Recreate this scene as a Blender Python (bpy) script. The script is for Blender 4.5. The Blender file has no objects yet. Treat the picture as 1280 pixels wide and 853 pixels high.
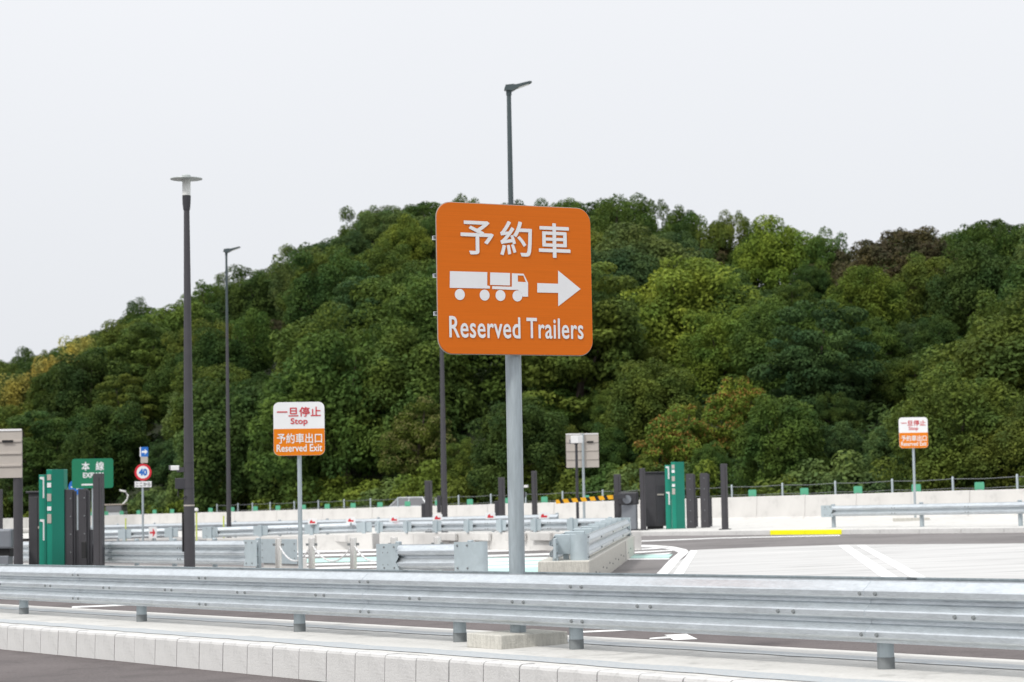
import bpy, bmesh, math, random
import numpy as np
from mathutils import Matrix, Vector
random.seed(7); RNG = np.random.default_rng(11)
SC = bpy.context.scene; COL = SC.collection

# ------------------------------------------------------------------ camera
F = 2800.0                                   # focal length in photo pixels (1280 wide)
PITCH = math.atan((610 - 426.5) / F); ROLL = -0.018
EYE = Vector((0, 0, 1.9))
CAMR = Matrix.Rotation(math.pi / 2 + PITCH, 3, 'X') @ Matrix.Rotation(ROLL, 3, 'Z')
cd = bpy.data.cameras.new('camera'); cam = bpy.data.objects.new('camera', cd); COL.objects.link(cam)
cam.matrix_world = Matrix.Translation(EYE) @ CAMR.to_4x4()
cd.sensor_width = 36; cd.lens = 36 * F / 1280; cd.clip_end = 6000; cd.clip_start = 0.5
cd.dof.use_dof = True; cd.dof.focus_distance = 24; cd.dof.aperture_fstop = 3.4
SC.camera = cam

# ------------------------------------------------------------------ sky, sun, exposure
SUN_EL, SUN_AZ = math.radians(48), math.radians(222)      # azimuth clockwise from +Y
wd = bpy.data.worlds.new('World'); SC.world = wd; wd.use_nodes = True
nt = wd.node_tree; nt.nodes.clear()
def wn(t): return nt.nodes.new(t)
out = wn('ShaderNodeOutputWorld'); bg = wn('ShaderNodeBackground')
sky = wn('ShaderNodeTexSky'); sky.sky_type = 'NISHITA'; sky.sun_disc = False
sky.sun_elevation = SUN_EL; sky.sun_rotation = SUN_AZ; sky.dust_density = 4; sky.air_density = 1.2
tc = wn('ShaderNodeTexCoord'); sep = wn('ShaderNodeSeparateXYZ')
ramp = wn('ShaderNodeValToRGB')             # an overcast deck: brighter overhead than at the horizon
ramp.color_ramp.elements[0].position = 0.0; ramp.color_ramp.elements[0].color = (.705, .726, .765, 1)
e = ramp.color_ramp.elements.new(.22); e.color = (.82, .832, .862, 1)
ramp.color_ramp.elements[-1].position = 1.0; ramp.color_ramp.elements[-1].color = (1.55, 1.57, 1.6, 1)
nz = wn('ShaderNodeTexNoise'); nz.inputs['Scale'].default_value = 2.2; nz.inputs['Detail'].default_value = 3
nr = wn('ShaderNodeMapRange'); nr.inputs['To Min'].default_value = .965; nr.inputs['To Max'].default_value = 1.035
mul = wn('ShaderNodeMixRGB'); mul.blend_type = 'MULTIPLY'; mul.inputs['Fac'].default_value = 1
nsc = wn('ShaderNodeMixRGB'); nsc.blend_type = 'MULTIPLY'; nsc.inputs['Fac'].default_value = 1; nsc.inputs['Color2'].default_value = (.09, .09, .09, 1)
mix = wn('ShaderNodeMixRGB'); mix.inputs['Fac'].default_value = .93
L = nt.links.new
L(tc.outputs['Generated'], sep.inputs[0]); L(sep.outputs['Z'], ramp.inputs[0])
L(tc.outputs['Generated'], nz.inputs['Vector']); L(nz.outputs['Fac'], nr.inputs['Value'])
L(ramp.outputs[0], mul.inputs['Color1']); L(nr.outputs[0], mul.inputs['Color2'])
L(sky.outputs[0], nsc.inputs['Color1']); L(nsc.outputs[0], mix.inputs['Color1']); L(mul.outputs[0], mix.inputs['Color2'])
L(mix.outputs[0], bg.inputs['Color']); bg.inputs['Strength'].default_value = 1.0; L(bg.outputs[0], out.inputs[0])
sl = bpy.data.lights.new('sun', 'SUN'); sl.energy = 1.85; sl.angle = math.radians(7); sl.color = (1, .97, .92)
so = bpy.data.objects.new('sun', sl); COL.objects.link(so)
sd = Vector((math.sin(SUN_AZ) * math.cos(SUN_EL), math.cos(SUN_AZ) * math.cos(SUN_EL), math.sin(SUN_EL)))
so.rotation_euler = sd.to_track_quat('Z', 'Y').to_euler(); so.location = sd * 200
vs = SC.view_settings; vs.view_transform = 'Standard'; vs.look = 'None'; vs.exposure = 0.2; vs.gamma = 1; vs.use_curve_mapping = False
SC.cycles.max_bounces = 6; SC.cycles.transparent_max_bounces = 8

# ------------------------------------------------------------------ geometry of the site
SLOPE = .0232                                # the whole site falls gently to the west
def gz(x): return SLOPE * max(-120, min(60, x))
def ray(px, py): return CAMR @ Vector(((px - 640) / F, -(py - 426.5) / F, -1))
def P(px, py, Y):
    d = ray(px, py); return EYE + d * (Y / d.y)
def G(px, py, h=0.0):                        # point of the sloping ground (plus h) behind a pixel
    d = ray(px, py); t = (h - EYE.z) / (d.z - SLOPE * d.x); return EYE + d * t
NX, NY, DX, DY = .831, .556, -.556, .831     # across (u) and along (v) the roadway
def W(u, v, h=0.0):
    x = NX * u + DX * v; y = NY * u + DY * v; return Vector((x, y, SLOPE * x + h))
def UV(p): return (NX * p.x + NY * p.y, DX * p.x + DY * p.y)
def PU(px, u):                               # ground point on the line u, in the column of pixel px (at ground height)
    lo, hi = 5.0, 400.0
    for _ in range(60):
        y = (lo + hi) / 2; d = ray(px, 640); p = EYE + d * (y / d.y)
        if NX * p.x + NY * p.y < u: lo = y
        else: hi = y
    p.z = gz(p.x); return p
RZ_D = math.atan2(DY, DX)                    # heading of the roadway

# ------------------------------------------------------------------ materials
MATS = {}
def mat(name, col, rough=.6, metal=0.0, var=.12, scale=3.0, bump=0.0, bscale=None, spec=.4, col2=None, stretch=None, detail=5, grain=None, stain=None):
    if name in MATS: return MATS[name]
    m = bpy.data.materials.new(name); m.use_nodes = True; n = m.node_tree.nodes; l = m.node_tree.links.new
    b = n['Principled BSDF']; b.inputs['Roughness'].default_value = rough; b.inputs['Metallic'].default_value = metal
    b.inputs['Specular IOR Level'].default_value = spec
    t = n.new('ShaderNodeTexCoord'); mp = n.new('ShaderNodeMapping')
    if stretch: mp.inputs['Scale'].default_value = stretch
    l(t.outputs['Object'], mp.inputs['Vector'])
    nz = n.new('ShaderNodeTexNoise'); nz.inputs['Scale'].default_value = scale; nz.inputs['Detail'].default_value = detail; nz.inputs['Roughness'].default_value = .6
    l(mp.outputs[0], nz.inputs['Vector'])
    r = n.new('ShaderNodeValToRGB'); r.color_ramp.elements[0].position = .3; r.color_ramp.elements[1].position = .7
    c2 = col2 or tuple(min(1, c * (1 + var)) for c in col); c1 = tuple(c * (1 - var) for c in col) if col2 is None else col
    r.color_ramp.elements[0].color = (*c1, 1); r.color_ramp.elements[1].color = (*c2, 1)
    l(nz.outputs['Fac'], r.inputs[0]); src = r.outputs[0]
    for gs in (grain, stain):
        if gs:
            g2 = n.new('ShaderNodeTexNoise'); g2.inputs['Scale'].default_value = gs[0]; g2.inputs['Detail'].default_value = 4; g2.inputs['Roughness'].default_value = .7; l(mp.outputs[0], g2.inputs['Vector'])
            r2 = n.new('ShaderNodeMapRange'); r2.inputs['From Min'].default_value = gs[2] if len(gs) > 2 else .3; r2.inputs['From Max'].default_value = gs[3] if len(gs) > 3 else .7; r2.inputs['To Min'].default_value = 1 - gs[1]; r2.inputs['To Max'].default_value = 1 + gs[1] * (1 if gs is grain else 0); l(g2.outputs['Fac'], r2.inputs['Value'])
            sc_ = n.new('ShaderNodeVectorMath'); sc_.operation = 'SCALE'; l(src, sc_.inputs[0]); l(r2.outputs[0], sc_.inputs['Scale']); src = sc_.outputs[0]
    l(src, b.inputs['Base Color'])
    if bump:
        bn = n.new('ShaderNodeTexNoise'); bn.inputs['Scale'].default_value = bscale or scale * 12; bn.inputs['Detail'].default_value = 4
        l(t.outputs['Object'], bn.inputs['Vector']); bu = n.new('ShaderNodeBump'); bu.inputs['Strength'].default_value = bump; bu.inputs['Distance'].default_value = .02
        l(bn.outputs['Fac'], bu.inputs['Height']); l(bu.outputs[0], b.inputs['Normal'])
    MATS[name] = m; return m
M_ASPH = mat('asphalt', (.120, .103, .101), .85, 0, .14, .5, .6, 60, grain=(38, .30), stain=(1.3, .22, .34, .5))
M_ASPH2 = mat('far_asphalt', (.17, .158, .155), .85, 0, .12, .35, .3, 40, grain=(9, .12), stain=(.25, .25, .36, .5))
M_CONC = mat('pale_concrete', (.56, .55, .525), .8, 0, .06, 1.3, .25, 30, grain=(22, .07), stain=(1.7, .20, .34, .46))
M_KERB = mat('kerb_concrete', (.57, .565, .555), .75, 0, .06, 2.5, .25, 50, grain=(45, .06), stain=(4, .16, .34, .46))
M_WALLC = mat('wall_concrete', (.58, .565, .545), .85, 0, .07, .8, .25, 20, stain=(.9, .16, .34, .48))
M_BLOCK = mat('rough_concrete', (.50, .485, .44), .9, 0, .16, 6, .5, 40, stretch=(6, 6, 1))
M_APRON = mat('apron_concrete', (.49, .485, .477), .8, 0, .10, .9, .2, 30, stretch=(.22, 1.5, 1), stain=(1.1, .30, .33, .47))
M_DIRT = mat('verge_soil', (.025, .032, .014), .95, 0, .3, .8, .5, 10)
M_GALV = mat('galvanised_steel', (.60, .642, .67), .37, .75, .10, 7, .08, 120, stretch=(.6, 1, 3), grain=(28, .06), stain=(1.6, .12, .32, .46))
M_GALV2 = mat('dull_galvanised_steel', (.36, .41, .435), .5, .4, .16, 5, .1, 60, stretch=(4, 4, .6))
M_BRACK = mat('painted_galvanised_plate', (.42, .485, .515), .45, .25, .07, 6)
M_BAND = mat('coated_post_foot', (.19, .205, .21), .7, .1, .1, 10)
M_DARK = mat('dark_brown_grey_paint', (.052, .050, .056), .5, .0, .1, 3)
M_DARK2 = mat('charcoal_paint', (.040, .040, .046), .45, .0, .1, 3)
M_LAMPHEAD = mat('grey_green_lamp_metal', (.065, .085, .09), .45, .3, .08, 4)
M_ORANGE = mat('orange_reflective_film', (.63, .140, .006), .5, 0, .055, 3.0, spec=.2, stretch=(.35, .35, 26))
M_ORANGE2 = mat('light_orange_film', (.68, .19, .008), .5, 0, .05, 2.0, spec=.15)
M_WHITE = mat('white_film', (.74, .745, .755), .5, 0, .03, 2)
M_WPAINT = mat('white_road_paint', (.78, .78, .77), .7, 0, .06, 3)
M_MINT = mat('mint_road_paint', (.42, .62, .57), .75, 0, .12, 2)
M_RED = mat('red_film', (.56, .02, .035), .5, 0, .04, 2)
M_BLUE = mat('blue_film', (.015, .14, .50), .5, 0, .04, 2)
M_GREEN = mat('green_film', (.006, .17, .085), .45, 0, .05, 2)
M_TEAL = mat('teal_green_panel', (.006, .225, .155), .4, 0, .06, 1.5)
M_TEAL2 = mat('deep_teal_panel', (.004, .15, .105), .4, 0, .06, 1.5)
M_PLATE = mat('mint_green_plate', (.075, .31, .19), .5, 0, .08, 4)
M_BEIGE = mat('beige_sign_back', (.45, .41, .37), .5, .15, .05, 2)
M_YELLOW = mat('yellow_kerb_paint', (.86, .82, .0), .6, 0, .08, 3)
M_AMBER = mat('amber_paint', (.80, .40, .01), .5, 0, .08, 4)
M_BLACK = mat('black_rubber', (.012, .012, .013), .6, 0, .1, 4)
M_STEEL = mat('polished_stainless', (.78, .75, .71), .24, .9, .12, 4, stretch=(6, 6, .4))
M_CHAIN = mat('white_plastic', (.72, .72, .72), .45, 0, .04, 4)
M_GLASS = mat('frosted_lantern', (.70, .71, .69), .35, 0, .03, 4)
M_SHADE = mat('lamp_disc', (.40, .43, .42), .4, .2, .05, 4)
M_STAIN = mat('bluish_joint_residue', (.30, .355, .40), .6, 0, .2, 9, col2=(.52, .51, .49), stretch=(2.5, 9, 2), detail=8)
M_LIME = mat('lime_marker', (.55, .62, .14), .5, 0, .05, 4)
M_CAR = mat('silver_car_paint', (.62, .64, .66), .25, .3, .03, 2)
M_WIN = mat('car_window', (.16, .16, .17), .12, 0, .05, 2, spec=.6)
M_BARK = mat('bark', (.07, .055, .042), .9, 0, .3, 4, .5, 20, stretch=(3, 3, .6))
M_GREYBOX = mat('machine_grey', (.20, .215, .24), .45, .1, .08, 3)
M_TAN = mat('tan_roof', (.36, .31, .26), .6, 0, .06, 3)

def leaf_mat(name, tip=None):
    m = bpy.data.materials.new(name); m.use_nodes = True; n = m.node_tree.nodes; l = m.node_tree.links.new
    b = n['Principled BSDF']; o = n['Material Output']
    b.inputs['Roughness'].default_value = .7; b.inputs['Specular IOR Level'].default_value = .07
    oi = n.new('ShaderNodeObjectInfo'); at = n.new('ShaderNodeAttribute'); at.attribute_name = 'tint'
    mr = n.new('ShaderNodeMapRange'); mr.inputs['To Min'].default_value = .62; mr.inputs['To Max'].default_value = 1.45
    l(at.outputs['Fac'], mr.inputs['Value'])
    mu = n.new('ShaderNodeVectorMath'); mu.operation = 'SCALE'; l(oi.outputs['Color'], mu.inputs[0]); l(mr.outputs[0], mu.inputs['Scale'])
    nzl = n.new('ShaderNodeTexNoise'); nzl.inputs['Scale'].default_value = .55; nzl.inputs['Detail'].default_value = 2; tcl = n.new('ShaderNodeTexCoord'); l(tcl.outputs['Object'], nzl.inputs['Vector'])
    adv = n.new('ShaderNodeVectorMath'); adv.operation = 'ADD'; l(tcl.outputs['Object'], adv.inputs[0]); l(oi.outputs['Location'], adv.inputs[1]); l(adv.outputs[0], nzl.inputs['Vector'])
    rl_ = n.new('ShaderNodeValToRGB'); rl_.color_ramp.elements[0].position = .35; rl_.color_ramp.elements[1].position = .65; rl_.color_ramp.elements[0].color = (.74, .84, .92, 1); rl_.color_ramp.elements[1].color = (1.34, 1.20, .98, 1); l(nzl.outputs['Fac'], rl_.inputs[0])
    m2_ = n.new('ShaderNodeVectorMath'); m2_.operation = 'MULTIPLY'; l(mu.outputs[0], m2_.inputs[0]); l(rl_.outputs[0], m2_.inputs[1]); src = m2_.outputs[0]
    if tip:
        a2 = n.new('ShaderNodeAttribute'); a2.attribute_name = 'tip'
        mx = n.new('ShaderNodeMixRGB'); mx.inputs['Color2'].default_value = (*tip, 1)
        l(a2.outputs['Fac'], mx.inputs['Fac']); l(src, mx.inputs['Color1']); src = mx.outputs[0]
    tr = n.new('ShaderNodeBsdfTranslucent'); ms = n.new('ShaderNodeMixShader'); ms.inputs[0].default_value = .28
    l(src, b.inputs['Base Color']); l(src, tr.inputs['Color']); l(b.outputs[0], ms.inputs[1]); l(tr.outputs[0], ms.inputs[2]); l(ms.outputs[0], o.inputs['Surface'])
    return m
M_LEAF = leaf_mat('leaves'); M_LEAF_BROWN = leaf_mat('leaves_brown_tips', (.080, .066, .040)); M_LEAF_ORANGE = leaf_mat('leaves_orange_tips', (.26, .145, .04)); M_LEAF_CREAM = leaf_mat('leaves_cream_tips', (.17, .17, .06))

# ------------------------------------------------------------------ mesh helpers
class MB:
    def __init__(s): s.v = []; s.f = []
    def add(s, vs, fs):
        k = len(s.v); s.v += [tuple(v) for v in vs]; s.f += [tuple(i + k for i in f) for f in fs]; return s
    def box(s, x0, x1, y0, y1, z0, z1, b=0.0):
        if b <= 0:
            return s.add([(x0, y0, z0), (x1, y0, z0), (x1, y1, z0), (x0, y1, z0), (x0, y0, z1), (x1, y0, z1), (x1, y1, z1), (x0, y1, z1)],
                         [(0, 3, 2, 1), (4, 5, 6, 7), (0, 1, 5, 4), (1, 2, 6, 5), (2, 3, 7, 6), (3, 0, 4, 7)])
        bm = bmesh.new(); bmesh.ops.create_cube(bm, size=1)
        for v in bm.verts: v.co = Vector((x0 + (v.co.x + .5) * (x1 - x0), y0 + (v.co.y + .5) * (y1 - y0), z0 + (v.co.z + .5) * (z1 - z0)))
        bmesh.ops.bevel(bm, geom=bm.edges[:], offset=b, segments=2, affect='EDGES', profile=.5)
        bm.verts.index_update(); s.add([v.co for v in bm.verts], [[v.index for v in f.verts] for f in bm.faces]); bm.free(); return s
    def tube(s, pts, rad, n=10, caps=True):
        pts = [Vector(p) for p in pts]; rad = rad if isinstance(rad, (list, tuple)) else [rad] * len(pts); vs = []; fs = []
        for i, p in enumerate(pts):
            d = (pts[min(i + 1, len(pts) - 1)] - pts[max(i - 1, 0)]).normalized()
            a = d.orthogonal().normalized() if abs(d.z) < .99 else Vector((1, 0, 0)); a = (a - d * a.dot(d)).normalized(); c = d.cross(a)
            for k in range(n):
                t = 2 * math.pi * k / n; vs.append(p + (a * math.cos(t) + c * math.sin(t)) * rad[i])
        for i in range(len(pts) - 1):
            for k in range(n):
                fs.append((i * n + k, i * n + (k + 1) % n, (i + 1) * n + (k + 1) % n, (i + 1) * n + k))
        if caps: fs.append(tuple(range(n - 1, -1, -1))); fs.append(tuple((len(pts) - 1) * n + k for k in range(n)))
        return s.add(vs, fs)
    def lathe(s, prof, n=20, c=(0, 0, 0)):
        vs = []; fs = []
        for r, z in prof:
            for k in range(n):
                t = 2 * math.pi * k / n; vs.append((c[0] + r * math.cos(t), c[1] + r * math.sin(t), c[2] + z))
        for i in range(len(prof) - 1):
            for k in range(n): fs.append((i * n + k, i * n + (k + 1) % n, (i + 1) * n + (k + 1) % n, (i + 1) * n + k))
        fs.append(tuple(range(n - 1, -1, -1))); fs.append(tuple((len(prof) - 1) * n + k for k in range(n))); return s.add(vs, fs)
    def sheet(s, prof, x0, x1, th=.004):
        """open (y,z) profile swept along x, with thickness"""
        n = len(prof); nor = []
        for i in range(n):
            a = prof[max(i - 1, 0)]; b = prof[min(i + 1, n - 1)]; dy, dz = b[0] - a[0], b[1] - a[1]; q = math.hypot(dy, dz) or 1; nor.append((dz / q, -dy / q))
        back = [(p[0] + m[0] * th, p[1] + m[1] * th) for p, m in zip(prof, nor)]
        ring = prof + back[::-1]; m = len(ring); vs = [(x0, *p) for p in ring] + [(x1, *p) for p in ring]
        fs = [(i, (i + 1) % m, m + (i + 1) % m, m + i) for i in range(m)]
        for i in range(n - 1):
            fs.append((i + 1, i, 2 * n - 1 - i, 2 * n - 2 - i)); fs.append((m + i, m + i + 1, m + 2 * n - 2 - i, m + 2 * n - 1 - i))
        return s.add(vs, fs)
    def prism(s, poly, y0, y1):
        """polygon in (x,z), extruded along y"""
        n = len(poly); vs = [(x, y0, z) for x, z in poly] + [(x, y1, z) for x, z in poly]
        fs = [tuple(range(n)), tuple(range(2 * n - 1, n - 1, -1))] + [(i, n + i, n + (i + 1) % n, (i + 1) % n) for i in range(n)]
        return s.add(vs, fs)
    def wrap(s, plan, z0, z1, th=.006):
        """open (x,y) plan line swept up in z, with thickness"""
        n = len(plan); nor = []
        for i in range(n):
            a = plan[max(i - 1, 0)]; b = plan[min(i + 1, n - 1)]; dx, dy = b[0] - a[0], b[1] - a[1]; q = math.hypot(dx, dy) or 1; nor.append((-dy / q, dx / q))
        ring = plan + [(p[0] + m[0] * th, p[1] + m[1] * th) for p, m in zip(plan, nor)][::-1]; m = len(ring)
        vs = [(*p, z0) for p in ring] + [(*p, z1) for p in ring]; fs = [(i, (i + 1) % m, m + (i + 1) % m, m + i) for i in range(m)]
        for i in range(n - 1):
            fs.append((i + 1, i, 2 * n - 1 - i, 2 * n - 2 - i)); fs.append((m + i, m + i + 1, m + 2 * n - 2 - i, m + 2 * n - 1 - i))
        return s.add(vs, fs)
    def mesh(s, name, m, smooth=False):
        me = bpy.data.meshes.new(name); me.from_pydata(s.v, [], s.f)
        bm = bmesh.new(); bm.from_mesh(me); bmesh.ops.recalc_face_normals(bm, faces=bm.faces[:]); bm.to_mesh(me); bm.free()
        if m: me.materials.append(m)
        if smooth: me.polygons.foreach_set('use_smooth', [True] * len(me.polygons)); me.set_sharp_from_angle(angle=math.radians(35))
        return me
def ob(name, data, parent=None, loc=(0, 0, 0), rz=0.0):
    o = bpy.data.objects.new(name, data); COL.objects.link(o); o.parent = parent; o.location = loc; o.rotation_euler = (0, 0, rz); return o
def part(name, mb, m, parent, loc=(0, 0, 0), rz=0.0, smooth=False): return ob(name, mb.mesh(name, m, smooth), parent, loc, rz)
def tag(o, label=None, cat=None, group=None, kind=None):
    if label: o['label'] = label
    if cat: o['category'] = cat
    if group: o['group'] = group
    if kind: o['kind'] = kind
    return o
def thing(name, label, cat, loc, rz=0.0, group=None): return tag(ob(name, None, None, loc, rz), label, cat, group)
def struct(name, mb, m, smooth=False, parent=None): return tag(part(name, mb, m, parent, smooth=smooth), kind='structure')
def frame_thing(name, label, cat, p0, p1, group=None):
    x = (p1 - p0).normalized(); z = Vector((0, 0, 1)); y = z.cross(x).normalized(); z = x.cross(y)
    o = tag(ob(name, None), label, cat, group); mt = Matrix((x, y, z)).transposed().to_4x4(); mt.translation = p0; o.matrix_world = mt
    return o, (p1 - p0).length
def text_data(body, w, h, m, bold=.012, spacing=1.0):
    """flat lettering fitted into w x h (metres), centred, in the local x-z plane facing -y; thickened by layered copies"""
    c = bpy.data.curves.new('lettering', 'FONT'); c.body = body; c.size = 1; c.space_character = spacing; c.resolution_u = 3
    o = bpy.data.objects.new('lettering', c); COL.objects.link(o); bpy.context.view_layer.update()
    dg = bpy.context.evaluated_depsgraph_get(); me = bpy.data.meshes.new_from_object(o.evaluated_get(dg)); bpy.data.objects.remove(o)
    xs = [v.co.x for v in me.vertices]; ys = [v.co.y for v in me.vertices]; x0, x1, y0, y1 = min(xs), max(xs), min(ys), max(ys)
    b = bold; w2, h2 = w * (x1 - x0) / (x1 - x0 + 2 * b), h * (y1 - y0) / (y1 - y0 + 2 * b); bx, bz = (w - w2) / 2, (h - h2) / 2
    base = [((v.co.x - x0) / (x1 - x0) * w2 - w2 / 2, (v.co.y - y0) / (y1 - y0) * h2 - h2 / 2) for v in me.vertices]; fs = [tuple(p.vertices) for p in me.polygons]
    vs = []; out_ = []
    for k in range(9):
        t = 2 * math.pi * (k - .5) / 8; dx, dz = (0, 0) if k == 0 else (bx * max(-1, min(1, 1.1 * math.cos(t))), bz * max(-1, min(1, 1.1 * math.sin(t)))); n0 = len(vs)
        vs += [(x + dx, -.0004 * k, z + dz) for x, z in base]; out_ += [tuple(i + n0 for i in f) for f in fs]
    m2 = bpy.data.meshes.new('lettering'); m2.from_pydata(vs, [], out_); m2.materials.append(m); return m2
def rrect(x0, x1, z0, z1, r, n=6):
    pts = []
    for cx, cz, a in ((x1 - r, z0 + r, -90), (x1 - r, z1 - r, 0), (x0 + r, z1 - r, 90), (x0 + r, z0 + r, 180)):
        for k in range(n + 1):
            t = math.radians(a + 90 * k / n); pts.append((cx + r * math.cos(t), cz + r * math.sin(t)))
    return pts
def disc(cx, cz, r, n=28, ry=None): return [(cx + r * math.cos(2 * math.pi * k / n), cz + (ry or r) * math.sin(2 * math.pi * k / n)) for k in range(n)]

# ------------------------------------------------------------------ ground, roads, paving
gm = MB()
xs = [-3000, -120, 60, 3000]; ys = [-60, 60, 200, 500, 4000]
for y in ys:
    for x in xs: gm.v.append((x, y, gz(x) - .09))
for j in range(len(ys) - 1):
    for i in range(3): k = j * 4 + i; gm.f.append((k, k + 1, k + 5, k + 4))
struct('ground', gm, M_DIRT)
def uvquad(u0, u1, v0, v1, h): return MB().add([W(u0, v0, h), W(u1, v0, h), W(u1, v1, h), W(u0, v1, h)], [(0, 1, 2, 3)])
near_road = struct('near_road', uvquad(-30, 11.5, -45, 120, -.03), M_ASPH)
mid_road = struct('middle_road', uvquad(13.8, 20.1, -30, 130, .004), M_ASPH)
far_road = struct('far_road', uvquad(22, 60, -20, 150, .004), M_ASPH2)
def poly_px(name, pts, h, m, parent):
    mb = MB(); vs = [G(x, y, h) for x, y in pts]; mb.add(vs, [tuple(range(len(vs)))]); return part(name, mb, m, parent)
def strip_px(name, left, right, h, m, parent):
    n = len(left); vs = [G(*p, h) for p in left] + [G(*p, h) for p in right]
    return part(name, MB().add(vs, [(i, i + 1, n + i + 1, n + i) for i in range(n - 1)]), m, parent)
tag(poly_px('concrete_apron', [(872, 687.5), (960, 684), (1060, 681), (1290, 679.5), (1420, 679), (1420, 735), (860, 735), (829, 714)], .008, M_APRON, None), kind='structure')
# painted lines
strip_px('white_line', [(786, 681.2), (815, 681.5), (842, 683.5), (858, 687), (861, 690), (850, 700), (838, 714), (826, 728)], [(786, 683.6), (815, 684.4), (838, 687), (848, 690.5), (847, 692), (836, 701), (824, 714), (810, 728)], .012, M_WPAINT, far_road)
strip_px('white_line', [(872, 688), (856.6, 714), (848, 728)], [(863, 688), (844.5, 714), (834, 728)], .013, M_WPAINT, far_road)
for a in ((1048, 1060, 1098, 1118), (1071, 1081, 1134, 1152)):
    strip_px('white_line', [(a[0], 681.8), (a[2], 719), (a[2] + 25, 736)], [(a[1], 681.6), (a[3], 719), (a[3] + 27, 736)], .012, M_WPAINT, far_road)
strip_px('white_line', [(780, 678), (900, 673.2), (1050, 670)], [(780, 676.8), (900, 672.3), (1050, 669)], .012, M_WPAINT, far_road)
for (xa, ya, xb, yb) in ((789, 686.6, 838, 683.9), (789, 690.2, 846, 687), (788, 694.2, 840, 691)):
    strip_px('white_stripe', [(xa, ya), (xb, yb)], [(xa, ya + 1.7), (xb - 4, yb + 1.6)], .012, M_WPAINT, far_road)
strip_px('mint_stripe', [(768, 693.5), (841, 693)], [(764, 698), (836, 697.6)], .012, M_MINT, far_road)
strip_px('white_stripe', [(766, 698.4), (838, 698)], [(764, 700), (835, 699.4)], .012, M_WPAINT, far_road)
for y0 in (687.2, 692.2, 703.4, 708.2, 712.6):
    strip_px('white_stripe', [(370, y0 + 2), (705, y0 - 7)], [(370, y0 + 4.1), (705, y0 - 4.7)], .012, M_WPAINT, far_road)
strip_px('white_stripe', [(600, 694.4), (705, 691.2)], [(600, 696.4), (705, 693.2)], .0125, M_WPAINT, far_road)
strip_px('white_stripe', [(600, 701), (705, 697.6)], [(600, 702.5), (705, 699)], .012, M_WPAINT, far_road)
strip_px('mint_stripe', [(370, 699), (480, 696), (600, 694.8)], [(370, 704), (480, 701.5), (600, 700.3)], .012, M_MINT, far_road)
poly_px('mint_patch', [(600, 697.5), (712, 696.5), (705, 735), (565, 735)], .011, M_MINT, far_road)
poly_px('white_line', [(716, 789.5), (800, 786.2), (800, 787.6), (716, 791.5)], .008, M_WPAINT, mid_road)
poly_px('white_line', [(90, 758.2), (178, 754.8), (178, 756.2), (90, 760)], .008, M_WPAINT, mid_road)
poly_px('road_arrow', [(812, 797.6), (836, 795.6), (830, 793.8), (858, 792.4), (872, 799), (842, 800.2), (838, 797.8), (812, 799)], .008, M_WPAINT, mid_road)
# kerbed traffic island under the front barrier: separate kerb stones, concrete fill, joint residue
U0, U1, IH = 11.38, 13.97, .3
V0, V1 = -2.0, 62.0
isl = struct('kerb_island', uvquad(U0 + .19, U1 - .01, V0, V1, IH - .006), M_CONC)
part('back_kerb', MB().add([W(U1 - .01, V0, IH - .006), W(U1 - .01, V1, IH - .006), W(U1, V1, 0), W(U1, V0, 0)], [(0, 1, 2, 3)]), M_KERB, isl)
ks = MB(); b = .035; KL = .6
prof = [(0, -.06), (.012, IH - b), (.022, IH - b * .3), (.05, IH), (.185, IH), (.185, -.06)]
vsk = [(x, y, z) for x in (.008, KL - .008) for y, z in prof]; nk = len(prof)
ks.add(vsk, [tuple(range(nk)), tuple(range(2 * nk - 1, nk - 1, -1))] + [(i, nk + i, nk + (i + 1) % nk, (i + 1) % nk) for i in range(nk)])
kmesh = ks.mesh('kerb_stone', M_KERB)
kd = (W(U0, 1) - W(U0, 0)).normalized()
for i in range(70):
    o = ob('kerb_stone', kmesh, isl, W(U0, 8 + i * KL), 0)
    zz = Vector((0, 0, 1)); yy = zz.cross(kd).normalized() * -1
    o.rotation_euler = Matrix((kd, -yy, kd.cross(-yy))).transposed().to_euler()
    o.scale = (1, -1, 1); o.location += Vector((random.uniform(-.003, .003), random.uniform(-.004, .004), random.uniform(-.004, .004)))
for (ua, ub) in ((U0 + .30, U0 + .66), (U1 - .72, U1 - .42)):
    mb = MB(); n = 160; vs = []
    for i in range(n + 1):
        v = 6 + i * .35; j = random.uniform(-.03, .03); vs += [W(ua + j, v, IH), W(ub + j + random.uniform(-.05, .03), v, IH)]
    mb.add(vs, [(2 * i, 2 * i + 1, 2 * i + 3, 2 * i + 2) for i in range(n)]); part('joint_residue', mb, M_STAIN, isl)

# far island with its kerb (the lane machines stand on it)
UF = 48.25; FH = .15
fi = MB(); v0, v1 = -25, 150
fi.add([W(UF + .15, v0, FH), W(UF + 22, v0, FH), W(UF + 22, v1, FH), W(UF + .15, v1, FH)], [(0, 1, 2, 3)])
far_island = struct('far_island', fi, M_CONC)
yv0 = UV(G(1063, 667.5))[1]; yv1 = UV(G(953, 669.5))[1]; kf = MB(); KF = abs(yv1 - yv0) / 2
kf.box(.006, KF - .006, -.16, 0, -.02, FH + .004, .012); kfm = kf.mesh('kerb_stone', M_KERB); kfy = kf.mesh('kerb_stone', M_YELLOW)
kfr = Matrix((kd, Vector((0, 0, 1)).cross(kd).normalized(), kd.cross(Vector((0, 0, 1)).cross(kd).normalized()))).transposed().to_euler()
for i in range(50):
    v = yv0 + (i - 12) * KF
    o = ob('kerb_stone', kfy if yv0 - .2 <= v < yv1 - .2 else kfm, far_island, W(UF, v)); o.rotation_euler = kfr
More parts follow.
